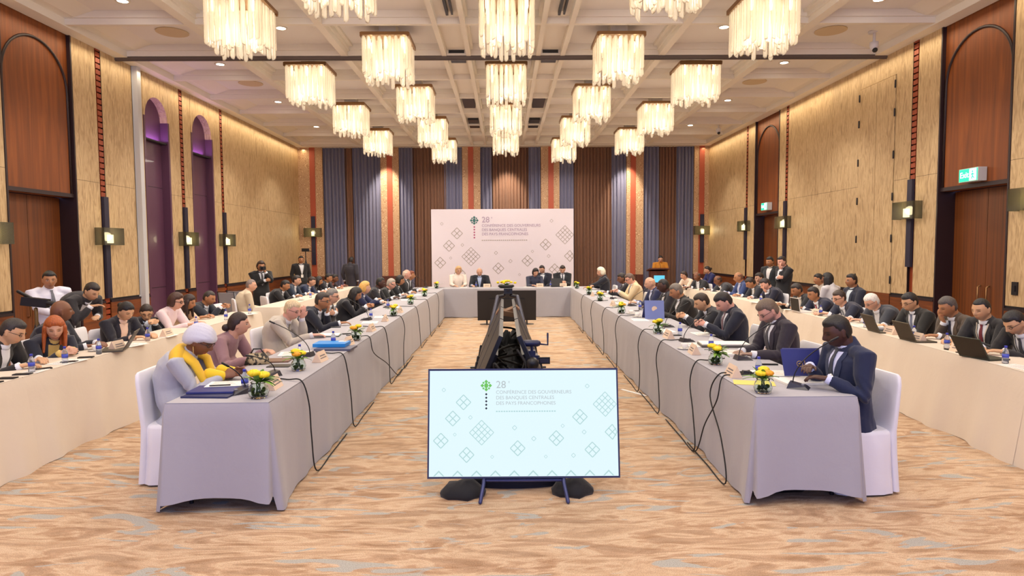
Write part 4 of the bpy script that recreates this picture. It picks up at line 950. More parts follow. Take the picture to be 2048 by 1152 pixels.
    if lany:
        lb_ = MB()
        for q in (1, -1): strip(lb_, [(.03 * i_, q * (.066 - .0062 * i_), q * (.078 - .0065 * i_)) for i_ in range(11)], .016, 2)
        part('lanyard', lb_, fabric(lany), root, True); cb = MB(); p_ = pj(0, .35, .018); cb.obox(p_, Lf * .035, fw * .002, up_t * .045); part('badge', cb, PAPER, root)
    part('trousers', legb, fabric(legs or (coat if not skirtless or sex == 'f' else (40, 40, 46))), root, True)
    for an in feet:
        fb = MB(); fb.tube([an + Vector((0, 0, -.04)) - F * .04, an + F * .07 + Vector((0, 0, -.045)), an + F * .17 + Vector((0, 0, -.06))], [(.04, .045), (.045, .04), (.036, .026)], 10, ref=Lf); part('shoe', fb, BLACK, root, True)
    # hair
    if hair != 'bald':
        d = HD; x, y, z = d[:, 0], d[:, 1], d[:, 2]; bp = hp_.copy() / np.linalg.norm(hp_, axis=1)[:, None]; r0 = np.linalg.norm(hp_, axis=1)
        X_, Y_, Z_ = hp_[:, 0], hp_[:, 1], hp_[:, 2]
        hl = .07 if hair not in ('balding', 'crew') else .078
        line = np.where(X_ > .03, hl - .035 * sm(.03, .065, abs(Y_)) * sm(.075, .05, X_) * 0 - (.02 if sex == 'f' else 0) * sm(.02, .05, abs(Y_)), 0)
        line = np.where(X_ <= .03, -.005 + (hl * .75) * sm(.0, .035, X_), line); line = np.where(X_ < -.005, -.005 - .07 * sm(-.005, -.04, X_), line)
        m_ = sm(-.012, .012, Z_ - line)
        if hair == 'balding': m_ = m_ * sm(.075, .045, Z_)
        th = {'short': .014, 'crew': .007, 'balding': .012, 'grey': .016, 'full': .024, 'long': .02, 'bun': .012, 'bob': .024, 'curly': .032, 'turban': .03, 'quiff': .018}[hair]
        if hair == 'turban': m_ = sm(-.01, .015, Z_ - np.where(X_ > 0, .03 * sm(0, .06, X_) - .0, -.045 * sm(0, -.05, X_)))
        nz_ = .5 + .5 * np.sin(y * 38 + z * 9 + x * 12) * np.sin(x * 23 - z * 17)
        if hair in ('short', 'crew', 'quiff', 'grey', 'balding') and sex == 'm': m_ = m_ * (.32 + .68 * sm(.015, .065, Z_))
        thk = th * m_ * (.8 + (.35 if hair in ('curly', 'bob', 'full') else 0 if hair == 'turban' else .15) * nz_) + (.007 * m_ * sm(.2, .8, x) * sm(.3, .8, z) if hair in ('quiff', 'short', 'full') else 0)
        if hair == 'turban': thk = thk + .016 * m_ * sm(.0, -.8, x) + .009 * m_ * np.abs(np.sin((z * 1.0 + y * .9 - x * .35) * 9)) - .003
        rr_ = r0 + thk - (1 - sm(0, .12, m_)) * .014
        hb = MB(); W2 = (bp * rr_[:, None]) @ Mh + np.array(c0); hb.add([tuple(q) for q in W2], HF)
        if hair == 'long':
            for q in (1, -1):
                for (fx, ly, ln) in ((-.03, .07, .2), (.02, .078, .22), (-.06, .045, .2)):
                    p0 = c0 + fh * fx + lh * q * ly + uh * .02; hb.tube([p0, p0 - uh * .07 + lh * q * .008, c0 + fh * fx + lh * q * (ly + .012) - Vector((0, 0, ln)) - F * .02 + (fh * .02 if fx > 0 else fh * 0)], [(.032, .024), (.034, .022), (.02, .012)], 8, ref=fh)
            p0 = c0 - fh * .075; hb.tube([p0 + uh * .02, p0 - uh * .08, p0 - Vector((0, 0, .24)) - F * .03], [(.06, .03), (.07, .03), (.055, .018)], 10, ref=lh)
        if hair == 'bun': bc = c0 - fh * .115 - uh * (.045 if extra == 'lowbun' else -.01); hb.ball(bc, .038, 12)
        if hair == 'bob':
            for q in (1, -1): p0 = c0 - fh * .015 + lh * q * .074 + uh * .02; hb.tube([p0, p0 - uh * .05, p0 - uh * .085 - lh * q * .006], [(.045, .022), (.045, .022), (.034, .014)], 8, ref=fh)
            p0 = c0 - fh * .08; hb.tube([p0 + uh * .02, p0 - uh * .07], [(.06, .03), (.055, .026)], 10, ref=lh)
        if hair in ('long', 'bun', 'bob'): hm_ = remeshed(hb, 'hair', min(.01, max(.006, vox * 1.1)), 2, hairm(hc)); obj('hair', hm_, root)
        elif hair == 'turban': part('turban', hb, fabric(hc), root, True)
        else: part('hair', hb, hairm(hc), root, True)
    if glasses:
        gb = MB()
        for q in (1, -1):
            c = c0 + fh * .095 + lh * q * .033 + uh * .012; ring = [c + lh * .024 * math.cos(a_) + uh * .018 * math.sin(a_) - fh * .006 * abs(math.cos(a_)) * (1 if math.cos(a_) * q > 0 else 0) for a_ in [2 * PI * i / 14 for i in range(15)]]
            gb.tube(ring, .0022 if dist < 9 else .0035, 6, round_=False); gb.tube([c + lh * q * .024, c0 + lh * q * .08 + fh * .0 + uh * .008], .0022 if dist < 9 else .0035, 6)
        gb.tube([c0 + fh * .1 + lh * .01 + uh * .006, c0 + fh * .1 - lh * .01 + uh * .006], .002, 6); part('glasses', gb, mat('glasses_frame', (30, 24, 24), .3), root, True)
    if not stand and seat:
        chair(hip.x - F.x * .02, hip.y - F.y * .02, fa, 'white covered chair under %s' % who)
    info = dict(P=P, F=F, L=Lf, who=who, root=root, arms={q: (Vector(a_[2]) + o0) for q, a_ in arms.items()}, hip=hip, o0=o0, c0=c0, fh=fh, uh=uh, lh=lh, nk=nk + o0)
    PEOPLE.append(info); print('person %-40s P=(%.2f %.2f %.2f) tors=%.2f' % (who, P.x, P.y, P.z, v.length)); return info
# ---- left inner row (nearest first)
DKS = (36, 38, 50); BLK = (30, 30, 34); NVY = (30, 38, 66)
A = person
turban = A(401, 682, X=-2.42, face=5, hy=-8, pitch=28, skin='brown', hair='turban', hc=(206, 206, 218), coat=(176, 178, 188), shirt=None, sex='f', pose='clasp', hands=((.36, .06, .82), (.3, -.05, .81)), who='the woman in the pale turban', legs=(176, 178, 188), label='woman in silver turban and grey robe with yellow shawl at near end of left table', glasses=True, skirtless=True, hipback=.24, fat=1.15)
mauve = A(477, 648, X=-2.66, face=-5, hy=22, pitch=6, skin='light', hair='bun', extra='lowbun', hc=(44, 28, 24), coat=(150, 116, 122), shirt=None, sex='f', pose='table', hands=((.3, .16, .78), (.34, -.28, .77)), who='the woman in mauve', label='woman in mauve dress with low dark bun turned away', skirtless=True, hipback=.16)
A(584, 620, X=-2.55, face=-5, hy=-10, pitch=20, skin='pink', hair='grey', hc=(206, 186, 150), coat=(186, 178, 168), shirt=(210, 208, 214), tie=(150, 140, 120), hands=('brow', (.4, -.12, .8)), who='the white-haired man in the light suit', label='white haired man with glasses in light grey suit, hand raised to brow', glasses=True, hipback=.26)
A(644, 602, X=-2.55, face=-8, hy=5, pitch=10, skin='tan', hair='short', hc=(52, 44, 40), coat=(26, 30, 46), hands=('chin', (.4, -.1, .8)), who='the man resting chin on hand', label='man in dark navy suit and glasses resting his chin on his hand', glasses=True, hipback=.26)
A(664, 593, X=-2.72, face=0, hy=5, pitch=8, skin='light', hair='grey', hc=(120, 116, 112), coat=(58, 54, 54), tie=(70, 60, 60), pose='cross', who='the grey-haired man with glasses', label='grey haired man with glasses in charcoal suit behind the man resting his chin', glasses=True, hipback=.12)
A(711, 588, X=-2.5, face=-5, hy=0, pitch=28, skin='tan', hair='long', hc=(24, 20, 20), coat=(30, 30, 38), sex='f', pose='clasp', who='the woman with long black hair', label='woman with long black hair in black suit looking down at her hands')
A(730, 576, X=-2.62, face=0, hy=8, pitch=4, skin='light', hair='bob', hc=(214, 166, 90), coat=(34, 40, 78), sex='f', pose='fold', who='the blonde woman in navy', label='blonde woman in navy jacket gesturing with raised hands')
A(761, 566, X=-2.6, face=0, hy=0, pitch=10, skin='dark', hair='crew', hc=(20, 18, 18), coat=(36, 36, 44), lany=(190, 176, 140), pose='table', who='the man in dark suit with lanyard', label='dark skinned man in black suit with pale lanyard beyond the blonde woman')
A(782, 568, X=-2.55, face=-5, hy=0, pitch=14, skin='pink', hair='grey', hc=(170, 160, 148), coat=(32, 34, 36), tie=(60, 90, 70), pose='table', who='the grey-haired man in black', label='grey haired man in black suit and green tie on the inner left row')
A(800, 561, X=-2.47, face=0, hy=0, pitch=12, skin='tan', hair='bob', hc=(26, 20, 20), coat=(34, 38, 44), sex='f', pose='table', who='the dark-haired woman near the table end', label='dark haired woman in dark jacket between the grey haired and the bald man')
A(813, 549, X=-2.42, face=0, hy=0, pitch=8, skin='pink', hair='balding', hc=(214, 190, 170), coat=(34, 34, 38), pose='table', who='the bald man with pale fringe', label='bald man in black suit near the far end of the inner left row')
A(822, 551, X=-2.46, face=0, hy=0, pitch=5, skin='tan', hair='short', hc=(120, 56, 30), coat=(44, 40, 44), pose='lap', who='the auburn-haired person', label='auburn haired person half hidden behind the bald man, last of the row')
# ---- left outer row
A(24, 663, X=-4.5, face=5, hy=8, pitch=28, skin='asian', hair='short', hc=(48, 42, 40), coat=(34, 32, 32), pose='table', hands=((.26, .14, .8), (.3, -.2, .79)), who='the man at the left edge', label='man with glasses in black suit cut by the left picture edge', glasses=True, hipback=.24)
A(109, 656, X=-4.52, face=-22, hy=-30, pitch=22, skin='light', hair='long', hc=(168, 84, 36), coat=(38, 42, 58), shirt=(214, 184, 110), sex='f', pose='clasp', hands=((.25, .05, .81), (.27, -.08, .8)), who='the red-haired woman', label='woman with long auburn hair and gold scarf writing at the outer left table', headk=1.05, hipback=.2)
A(122, 623, X=-4.75, face=10, hy=30, pitch=2, skin='brown', hair='bald', coat=(38, 40, 52), lany=(220, 200, 180), pose='table', who='the bald man with white lanyard', label='bald dark skinned man in navy suit with white lanyard turned away', hipback=.1, fat=1.12)
A(252, 622, X=-4.52, face=-18, hy=-8, pitch=30, skin='asian', hair='bun', hc=(22, 18, 20), coat=(30, 30, 42), shirt=(228, 196, 176), sex='f', pose='table', who='the woman in cream collar', label='woman with sleek black hair, black suit and cream blouse behind a laptop')
A(293, 625, X=-4.8, face=-48, hy=-12, pitch=26, skin='asian', hair='bun', hc=(40, 26, 20), coat=(32, 32, 40), shirt=(190, 204, 222), sex='f', pose='clasp', who='the person in pale blue shirt', label='person with tied hair and glasses, black suit over pale blue shirt', glasses=True, hipback=.12)
A(352, 603, X=-4.56, face=-5, hy=5, pitch=12, skin='light', hair='bob', hc=(64, 36, 26), coat=(226, 204, 208), shirt=None, sex='f', pose='table', who='the woman in pale pink', label='brown haired woman with glasses in pale pink blouse', glasses=True, skirtless=True)
A(377, 604, X=-4.85, face=0, hy=0, pitch=20, skin='tan', hair='long', hc=(44, 26, 22), coat=(214, 186, 156), shirt=None, sex='f', pose='table', who='the woman in beige', label='woman with long brown hair in beige top beside the woman in pale pink', skirtless=True)
A(418, 596, X=-4.8, face=-5, hy=0, pitch=22, skin='tan', hair='crew', hc=(52, 44, 40), coat=(38, 42, 54), lany=(190, 200, 220), pose='phone', who='the man with pale blue lanyard', label='short haired man in dark suit with pale blue lanyard by the dark niche')
A(502, 571, X=-4.95, face=30, hy=-20, pitch=6, skin='light', hair='crew', hc=(128, 112, 106), coat=(206, 190, 164), shirt=(210, 190, 180), pose='lap', who='the man in the beige suit', label='grey haired man in beige suit sitting turned in the aisle gap', hipback=.12)
photog = A(522, 533, X=-5.6, stand=True, face=-55, pitch=6, skin='tan', hair='full', hc=(60, 44, 36), coat=(26, 26, 28), tie=(70, 70, 74), pose='camera', hands=('cam', (.2, .05, 'mid')), who='the standing photographer', label='photographer in black suit standing and holding a camera to his face')
tripodman = A(602, 520, X=-6.2, stand=True, face=-60, pitch=2, skin='tan', hair='short', hc=(30, 26, 26), coat=(28, 28, 32), lany=(200, 196, 190), pose='side', who='the man by the corner tripod', label='man in black suit with lanyard standing beside the far corner tripod')
whiteman = A(99, 560, X=-6.1, stand=True, face=-35, hy=-15, pitch=8, skin='tan', hair='short', hc=(24, 22, 24), coat=(222, 222, 238), shirt=None, tie=(100, 102, 112), pose='side', hands=(((.05, .28, 'hang')), (.35, -.1, .98)), who='the man in white shirt', label='man in white shirt and grey tie standing before the left wooden door', skirtless=True)
A(183, 583, X=-5.35, stand=True, face=-12, hy=-5, pitch=32, skin='asian', hair='short', hc=(36, 26, 22), coat=(46, 44, 48), pose='talk', lean=.42, who='the leaning man', label='man in dark suit standing bent forward with one hand out', hands=((.1, .1, .95), (.2, -.1, 1.1)))
A(570, 571, X=-4.85, face=0, pitch=20, skin='tan', hair='short', hc=(30, 26, 26), coat=(34, 34, 38), pose='table', who='the first man past the aisle gap', label='man in black suit past the aisle gap, in front of the man in blue grey', hipback=.18)
A(593, 561, X=-4.85, face=0, pitch=10, skin='light', hair='short', hc=(40, 32, 30), coat=(46, 56, 74), lany=(200, 206, 220), pose='table', who='the man in blue grey', label='man in blue grey suit with pale lanyard below the corner tripod')
A(623, 563, X=-4.72, face=-5, pitch=20, skin='light', hair='short', hc=(52, 36, 30), coat=(34, 44, 74), pose='table', who='the man in navy past the gap', label='brown haired man in navy suit bent over the far left table')
A(637, 562, X=-4.8, face=0, pitch=18, skin='tan', hair='long', hc=(24, 18, 20), coat=(34, 30, 36), sex='f', pose='table', who='the dark-haired woman far left', label='woman with long black hair between men at the far left table')
A(657, 556, X=-4.72, face=-5, pitch=12, skin='tan', hair='short', hc=(24, 20, 22), coat=(34, 34, 42), pose='table', who='the man by the walking man', label='man in black suit with black hair at far left table near the walking man')
A(669, 557, X=-4.8, face=0, pitch=12, skin='brown', hair='short', hc=(26, 20, 22), coat=(56, 40, 40), shirt=(190, 120, 110), pose='table', who='the last man of the outer left row', label='man in brown jacket farthest on the outer left row')
A(703, 521, X=-4.85, stand=True, face=70, hy=-10, pitch=4, skin='dark', hair='crew', hc=(22, 20, 22), coat=(52, 50, 60), pose='side', who='the man walking by the curtain', label='dark skinned man in charcoal suit walking past the blue curtains')
# ---- head table
A(917, 541, Y=18.25, face=-80, hy=15, pitch=14, skin='light', hair='bob', hc=(204, 164, 116), coat=(236, 224, 214), shirt=None, sex='f', pose='table', who='the blonde woman in white', label='blonde woman in white jacket at the head table', skirtless=True)
A(959, 544, Y=18.25, face=-90, pitch=20, skin='light', hair='balding', hc=(180, 150, 130), coat=(34, 38, 48), shirt=(176, 192, 226), pose='wide', who='the bald man at the head table', label='bald man in dark jacket and pale blue shirt at the head table')
A(1071, 545, Y=18.15, face=-80, hy=10, pitch=20, skin='light', hair='bob', hc=(22, 16, 20), coat=(58, 62, 84), shirt=None, sex='f', pose='table', who='the dark-haired woman at the head table', label='woman with short black hair in slate jacket at the head table', skirtless=True)
A(1084, 539, Y=18.7, face=-100, hy=-20, pitch=16, skin='light', hair='short', hc=(34, 26, 28), coat=(40, 42, 58), pose='lap', who='the man leaning behind', label='man in dark suit leaning in behind the black haired woman')
A(1125, 539, Y=18.25, face=-90, pitch=26, skin='light', hair='short', hc=(40, 30, 28), coat=(34, 38, 44), tie=(60, 66, 80), pose='clasp', who='the man in tie at the head table', label='dark haired man in suit and tie at the right end of the head table')
# ---- right inner row (nearest first)
r1 = A(1675, 663, X=2.47, face=185, hy=-8, pitch=20, skin='dark', hair='short', hc=(22, 18, 18), coat=(24, 34, 66), shirt=(206, 212, 244), tie=(38, 44, 62), hands=((.24, .13, .85), (.24, -.1, .9)), who='the man in navy at the near end', label='dark skinned man in navy suit holding an open blue folder, near end of right table', hipback=.2)
A(1537, 622, X=2.55, face=185, hy=0, pitch=38, skin='pink', hair='quiff', hc=(108, 92, 78), coat=(44, 38, 50), tie=(60, 56, 66), extra='beard', hands=((.36, .2, .8), (.36, -.04, .79)), who='the bearded man with glasses', label='bearded man with glasses in dark plum suit looking down at papers', glasses=True, hipback=.28)
A(1448, 604, X=2.6, face=182, hy=0, pitch=38, skin='pink', hair='quiff', hc=(30, 24, 28), coat=(32, 36, 52), tie=(120, 84, 96), pose='phone', who='the man with spiky black hair', label='man with spiky black hair in navy suit looking at his phone', hipback=.26)
A(1404, 604, X=2.6, face=180, hy=0, pitch=26, skin='asian', hair='short', hc=(50, 34, 26), coat=(36, 38, 46), tie=(96, 80, 76), pose='phone', who='the man holding a phone', label='brown haired man in charcoal suit holding a phone in both hands', hipback=.24)
A(1353, 583, X=2.6, face=178, hy=0, pitch=22, skin='tan', hair='grey', hc=(112, 104, 96), coat=(32, 30, 30), lany=(214, 206, 196), pose='table', who='the stout grey-haired man', label='stout grey haired man in black suit with white lanyard', hipback=.22, fat=1.15)
A(1327, 572, X=2.7, face=180, hy=0, pitch=14, skin='dark', hair='crew', hc=(20, 18, 20), coat=(36, 36, 46), lany=(214, 200, 180), pose='table', who='the dark-skinned man in the row', label='dark skinned man with lanyard between the bald man and the stout man', hipback=.18)
A(1300, 567, X=2.7, face=182, hy=0, pitch=14, skin='light', hair='balding', hc=(206, 160, 130), coat=(36, 42, 78), shirt=(196, 204, 230), pose='table', who='the bald man in navy', label='bald man in navy suit on the inner right row', fat=1.08)
A(1260, 558, X=2.62, face=182, hy=0, pitch=26, skin='pink', hair='short', hc=(96, 76, 66), coat=(218, 198, 160), shirt=(220, 220, 226), tie=(60, 60, 80), pose='phone', who='the man in the cream suit', label='man with glasses in cream suit reading a tablet', glasses=True)
A(1244, 557, X=2.6, face=180, hy=0, pitch=16, skin='brown', hair='short', hc=(34, 26, 24), coat=(34, 34, 42), pose='fold', who='the man before the cream suit', label='man in black suit beyond the man in cream suit')
A(1202, 544, X=2.42, face=185, hy=0, pitch=12, skin='light', hair='bob', hc=(238, 228, 206), coat=(34, 36, 48), shirt=None, sex='f', pose='fold', who='the white-haired woman', label='white haired woman in dark jacket at far end of inner right row', skirtless=True)
# ---- right outer row
A(2030, 645, X=4.95, face=185, hy=0, pitch=36, skin='asian', hair='short', hc=(26, 24, 28), coat=(34, 32, 34), tie=(66, 66, 74), lany=(190, 186, 180), pose='table', who='the man at the right edge', label='man with glasses in black suit cut by the right picture edge', glasses=True, hipback=.26)
A(1963, 619, X=5.05, face=188, hy=10, pitch=16, skin='asian', hair='crew', hc=(26, 24, 26), coat=(40, 40, 44), tie=(110, 26, 44), lany=(206, 196, 180), pose='table', who='the man in dark red tie', label='short haired man in dark suit with dark red tie and lanyard', hipback=.2)
A(1896, 614, X=5.1, face=182, hy=0, pitch=22, skin='tan', hair='grey', hc=(84, 78, 76), coat=(84, 72, 62), tie=(40, 44, 66), hands=((.36, .2, .8), 'chin'), who='the man adjusting his tie', label='man in brown grey suit with one hand at his collar', hipback=.2)
A(1820, 604, X=5.1, face=184, hy=5, pitch=22, skin='asian', hair='short', hc=(30, 28, 30), coat=(40, 40, 40), tie=(116, 124, 150), pose='table', who='the young man with glasses', label='young man with clear glasses and grey blue tie behind a laptop', glasses=True, hipback=.18)
A(1744, 604, X=5.1, face=184, hy=0, pitch=32, skin='light', hair='grey', hc=(226, 222, 216), coat=(62, 66, 76), shirt=(222, 222, 228), pose='table', who='the white-haired man', label='white haired man with glasses in slate suit on the outer right row', glasses=True, hipback=.26, fat=1.1)
A(1679, 596, X=5.1, face=184, hy=4, pitch=18, skin='light', hair='short', hc=(60, 48, 42), coat=(44, 48, 68), tie=(120, 126, 140), pose='table', who='the man in dark glasses', label='man with dark framed glasses in navy suit behind the near speaker', glasses=True, hipback=.22)
A(1627, 588, X=5.15, face=184, hy=6, pitch=16, skin='tan', hair='short', hc=(42, 36, 36), coat=(38, 42, 66), tie=(176, 30, 52), pose='table', who='the man in bright red tie', label='man in navy suit with bright red tie on the outer right row', hipback=.2)
A(1594, 580, X=5.15, face=182, hy=4, pitch=22, skin='tan', hair='short', hc=(52, 46, 44), coat=(40, 42, 48), shirt=(230, 224, 214), pose='table', who='the man beside the red tie', label='man in dark suit with open collar beside the man in bright red tie', hipback=.2)
# ---- right outer row past the gap
A(1531, 568, X=5.25, face=180, hy=0, pitch=32, skin='pink', hair='short', hc=(40, 30, 32), coat=(36, 38, 58), hands=('chin', (.36, -.1, .8)), who='the man propping his face', label='man in navy suit propping his face on his hand past the right gap', hipback=.22)
A(1519, 556, X=5.75, face=182, hy=0, pitch=14, skin='light', hair='short', hc=(44, 34, 30), coat=(46, 42, 44), hands=('chin', (.36, -.1, .8)), who='the man with hand at mouth', label='man in black suit with hand at mouth below the two standing men', hipback=.15)
A(1501, 566, X=5.2, face=180, hy=0, pitch=34, skin='tan', hair='short', hc=(44, 32, 28), coat=(40, 42, 52), lany=(200, 184, 150), pose='table', who='the man with gold lanyard', label='man in dark suit with gold lanyard bowing over the outer right table', hipback=.2)
A(1477, 555, X=5.2, face=180, hy=0, pitch=12, skin='tan', hair='balding', hc=(120, 84, 66), coat=(52, 70, 120), shirt=(190, 196, 220), pose='table', who='the man in bright blue', label='balding man in bright blue suit at far right table', hipback=.15)
A(1436, 561, X=5.15, face=182, hy=0, pitch=20, skin='brown', hair='balding', hc=(60, 44, 38), coat=(60, 62, 70), lany=(196, 180, 150), pose='wide', who='the balding man in grey', label='balding man in grey suit leaning forward at far right table', hipback=.25)
A(1394, 553, X=4.95, face=200, hy=10, pitch=10, skin='brown', hair='balding', hc=(70, 62, 60), coat=(36, 38, 44), lany=(200, 206, 214), pose='table', who='the man with white beard', label='man in black suit with blue lanyard, second from far end of right outer row', hipback=.15)
A(1368, 551, X=4.78, face=200, hy=0, pitch=12, skin='light', hair='short', hc=(46, 30, 26), coat=(226, 206, 186), shirt=None, sex='f', pose='table', who='the woman in cream', label='short haired woman in cream jacket at the far end of outer right row', skirtless=True)
A(1415, 540, X=6.1, face=190, hy=0, pitch=14, skin='light', hair='bun', hc=(24, 18, 24), coat=(34, 40, 96), shirt=None, sex='f', pose='clasp', who='the woman in royal blue', label='black haired woman in royal blue dress seated near the far right corner', skirtless=True)
A(1540, 524, X=6.1, stand=True, face=215, hy=-5, pitch=8, skin='tan', hair='short', hc=(28, 24, 28), coat=(34, 38, 44), shirt=(226, 222, 222), pose='side', who='the standing man by the far doorway', label='man in black suit and open white shirt standing by the far right doorway', buttoned=False)
A(1564, 524, X=5.9, stand=True, face=190, hy=10, pitch=10, skin='pink', hair='short', hc=(36, 26, 28), coat=(30, 30, 36), pose='mouth', who='the standing man touching his mouth', label='man in black suit standing with his hand at his mouth near a sconce')
A(1655, 558, X=6.1, face=120, hy=20, pitch=4, skin='brown', hair='long', hc=(20, 18, 22), coat=(206, 204, 212), shirt=None, sex='f', pose='lap', who='the woman in white by the wall', label='woman with long black hair in white top seen from behind by right wall', skirtless=True)
A(1637, 559, X=6.25, face=190, hy=0, pitch=6, skin='tan', hair='short', hc=(30, 24, 24), coat=(190, 180, 170), shirt=None, sex='f', pose='lap', who='the person beside the woman in white', label='person in light top half hidden beside the woman with long black hair', skirtless=True)
A(1703, 562, X=6.0, face=185, hy=0, pitch=2, skin='tan', hair='short', hc=(34, 28, 28), coat=(38, 42, 60), shirt=(206, 220, 230), pose='lap', who='the seated man by the wall', label='man in navy suit sitting upright by the right wall behind the row', hipback=.08)
A(1321, 518, Y=21.25, stand=True, face=-95, pitch=14, skin='light', hair='bun', hc=(26, 20, 24), coat=(196, 130, 40), shirt=None, sex='f', pose='table', hands=((.3, .18, 1.1), (.3, -.18, 1.1)), who='the speaker at the lectern', label='black haired woman in golden batik blouse standing at the lectern', skirtless=True)

# turbaned woman's shawl, earring
def shawl():
    I = turban; o0 = I['o0']; n = I['nk'] - o0; b = MB(); F, L = I['F'], I['L']
    b.tube([n + L * .2 - F * .03 - Vector((0, 0, .05)), n + L * .12 - F * .05, n - F * .075 + Vector((0, 0, .01)), n - L * .12 - F * .05, n - L * .2 - F * .03 - Vector((0, 0, .05))], [(.06, .05), (.08, .06), (.08, .05), (.08, .06), (.06, .05)], 14, ref=Vector((0, 0, 1)))
    for q in (1, -1):
        pts = [n + Vector((0, 0, .03)) - F * .07, n + L * q * .1 - F * .02 + Vector((0, 0, .02)), n + L * q * .13 + F * .08 - Vector((0, 0, .05)), n + L * q * .1 + F * .14 - Vector((0, 0, .2)), n + L * q * .05 + F * .17 - Vector((0, 0, .34))]
        b.tube(pts, [(.06, .03), (.07, .03), (.06, .028), (.05, .024), (.04, .02)], 12, ref=L)
    part('shawl', b, fabric((222, 178, 40)), I['root'], True)
    b = MB()
    for q in (1, -1):
        w = I['arms'][q] - o0; e = (w - n).normalized(); b.tube([w - F * .11 + Vector((0, 0, .015)), w - F * .02], [(.05, .05), (.045, .042)], 12)
    part('yellow_cuffs', b, fabric((232, 196, 40)), I['root'], True)
    b = MB(); p = I['c0'] - I['lh'] * .078 - I['uh'] * .04; b.tube([p, p - Vector((0, 0, .05))], .004, 6); part('earring', b, GOLD, I['root'], True)
shawl()
# watch and handheld things of the near right man
w = r1['arms'][1] - r1['o0']
for q in (1, -1):
    w = r1['arms'][q] - r1['o0']
b = MB(); w = r1['arms'][1] - r1['o0']; b.tube([w + Vector((.035, .0, .0)), w + Vector((.02, 0, 0))], .036, 14, round_=False); part('watch', b, CHROME, r1['root'], True)
I = photog; q = I['P'] + I['fh'] * .15 - I['uh'] * .02
b = MB(); b.box(-.06, .06, -.035, .035, -.04, .04); b.lathe([(.03, 0), (.035, .09)], 12, (0, 0, 0)) if False else b.tube([(0, .03, 0), (0, .12, 0)], .034, 12, round_=False)
o = obj('camera', b.mesh('camera', BLACK), None, q, math.radians(-55) - PI / 2); tag(o, 'black photo camera held up by the standing photographer', 'camera')
# empty chairs
for (px, py, X, ang, lab) in ((200, 655, -4.95, 10, 'empty white covered chair between the bald man and the cream collared woman'), (462, 600, -4.8, 0, 'empty white covered chair right of the dark niche'), (552, 600, -4.7, 40, 'empty white covered chair beside the photographer at the aisle gap'), (1252, 562, 2.75, 180, 'white chair back showing behind the man before the cream suit')):
    q = onx(px, py, X); chair(q.x, q.y, math.radians(ang), lab)
for i, (px, X) in enumerate(((473, -5.6), (490, -5.6))): q = onx(px, 600, X); grey_chair(q.x, q.y, math.radians(70), 'grey upholstered chair %s by the left wainscot' % ('nearer to the camera' if i == 0 else 'behind another'))

# ------------------------------------------------------------------ things on the tables
TT = TZ + .001
def nearest(p, rows=None):
    return min(PEOPLE, key=lambda I: (I['P'].x - p.x) ** 2 * .5 + (I['P'].y - p.y) ** 2)
USED = set()
def L_(s, p):
    w = nearest(p)['who']; base = s % w; c = base; n = 0
    for alt in (' (far side)',) if False else ('', ', the farther one', ', the closer one', ', the third one', ', nearest the table edge', ', the smallest one'):
        c = base + alt
        if c not in USED: break
    USED.add(c); return c
def P_(px, py, z=TT):
    p = onz(px, py, z); s = -1 if p.x < 0 else 1; a = abs(p.x)
    if p.y > 17.0 and a < 2.4: p.y = max(17.22, min(17.75, p.y)); return p
    if a < 3.2: lo = 1.72 if s < 0 else 1.84; a = min(max(a, lo), lo + .56); p.y = max(p.y, 4.56)
    else:
        if 10.75 < p.y < 12.15: p.y = 10.7 if p.y < 11.3 else 12.2
        e = (4.0 + .02 * (p.y - 4)) if s < 0 else min(4.72, 4.22 + .085 * (p.y - 4)); a = min(max(a, e + .07), e + .4)
    p.x = s * a; return p
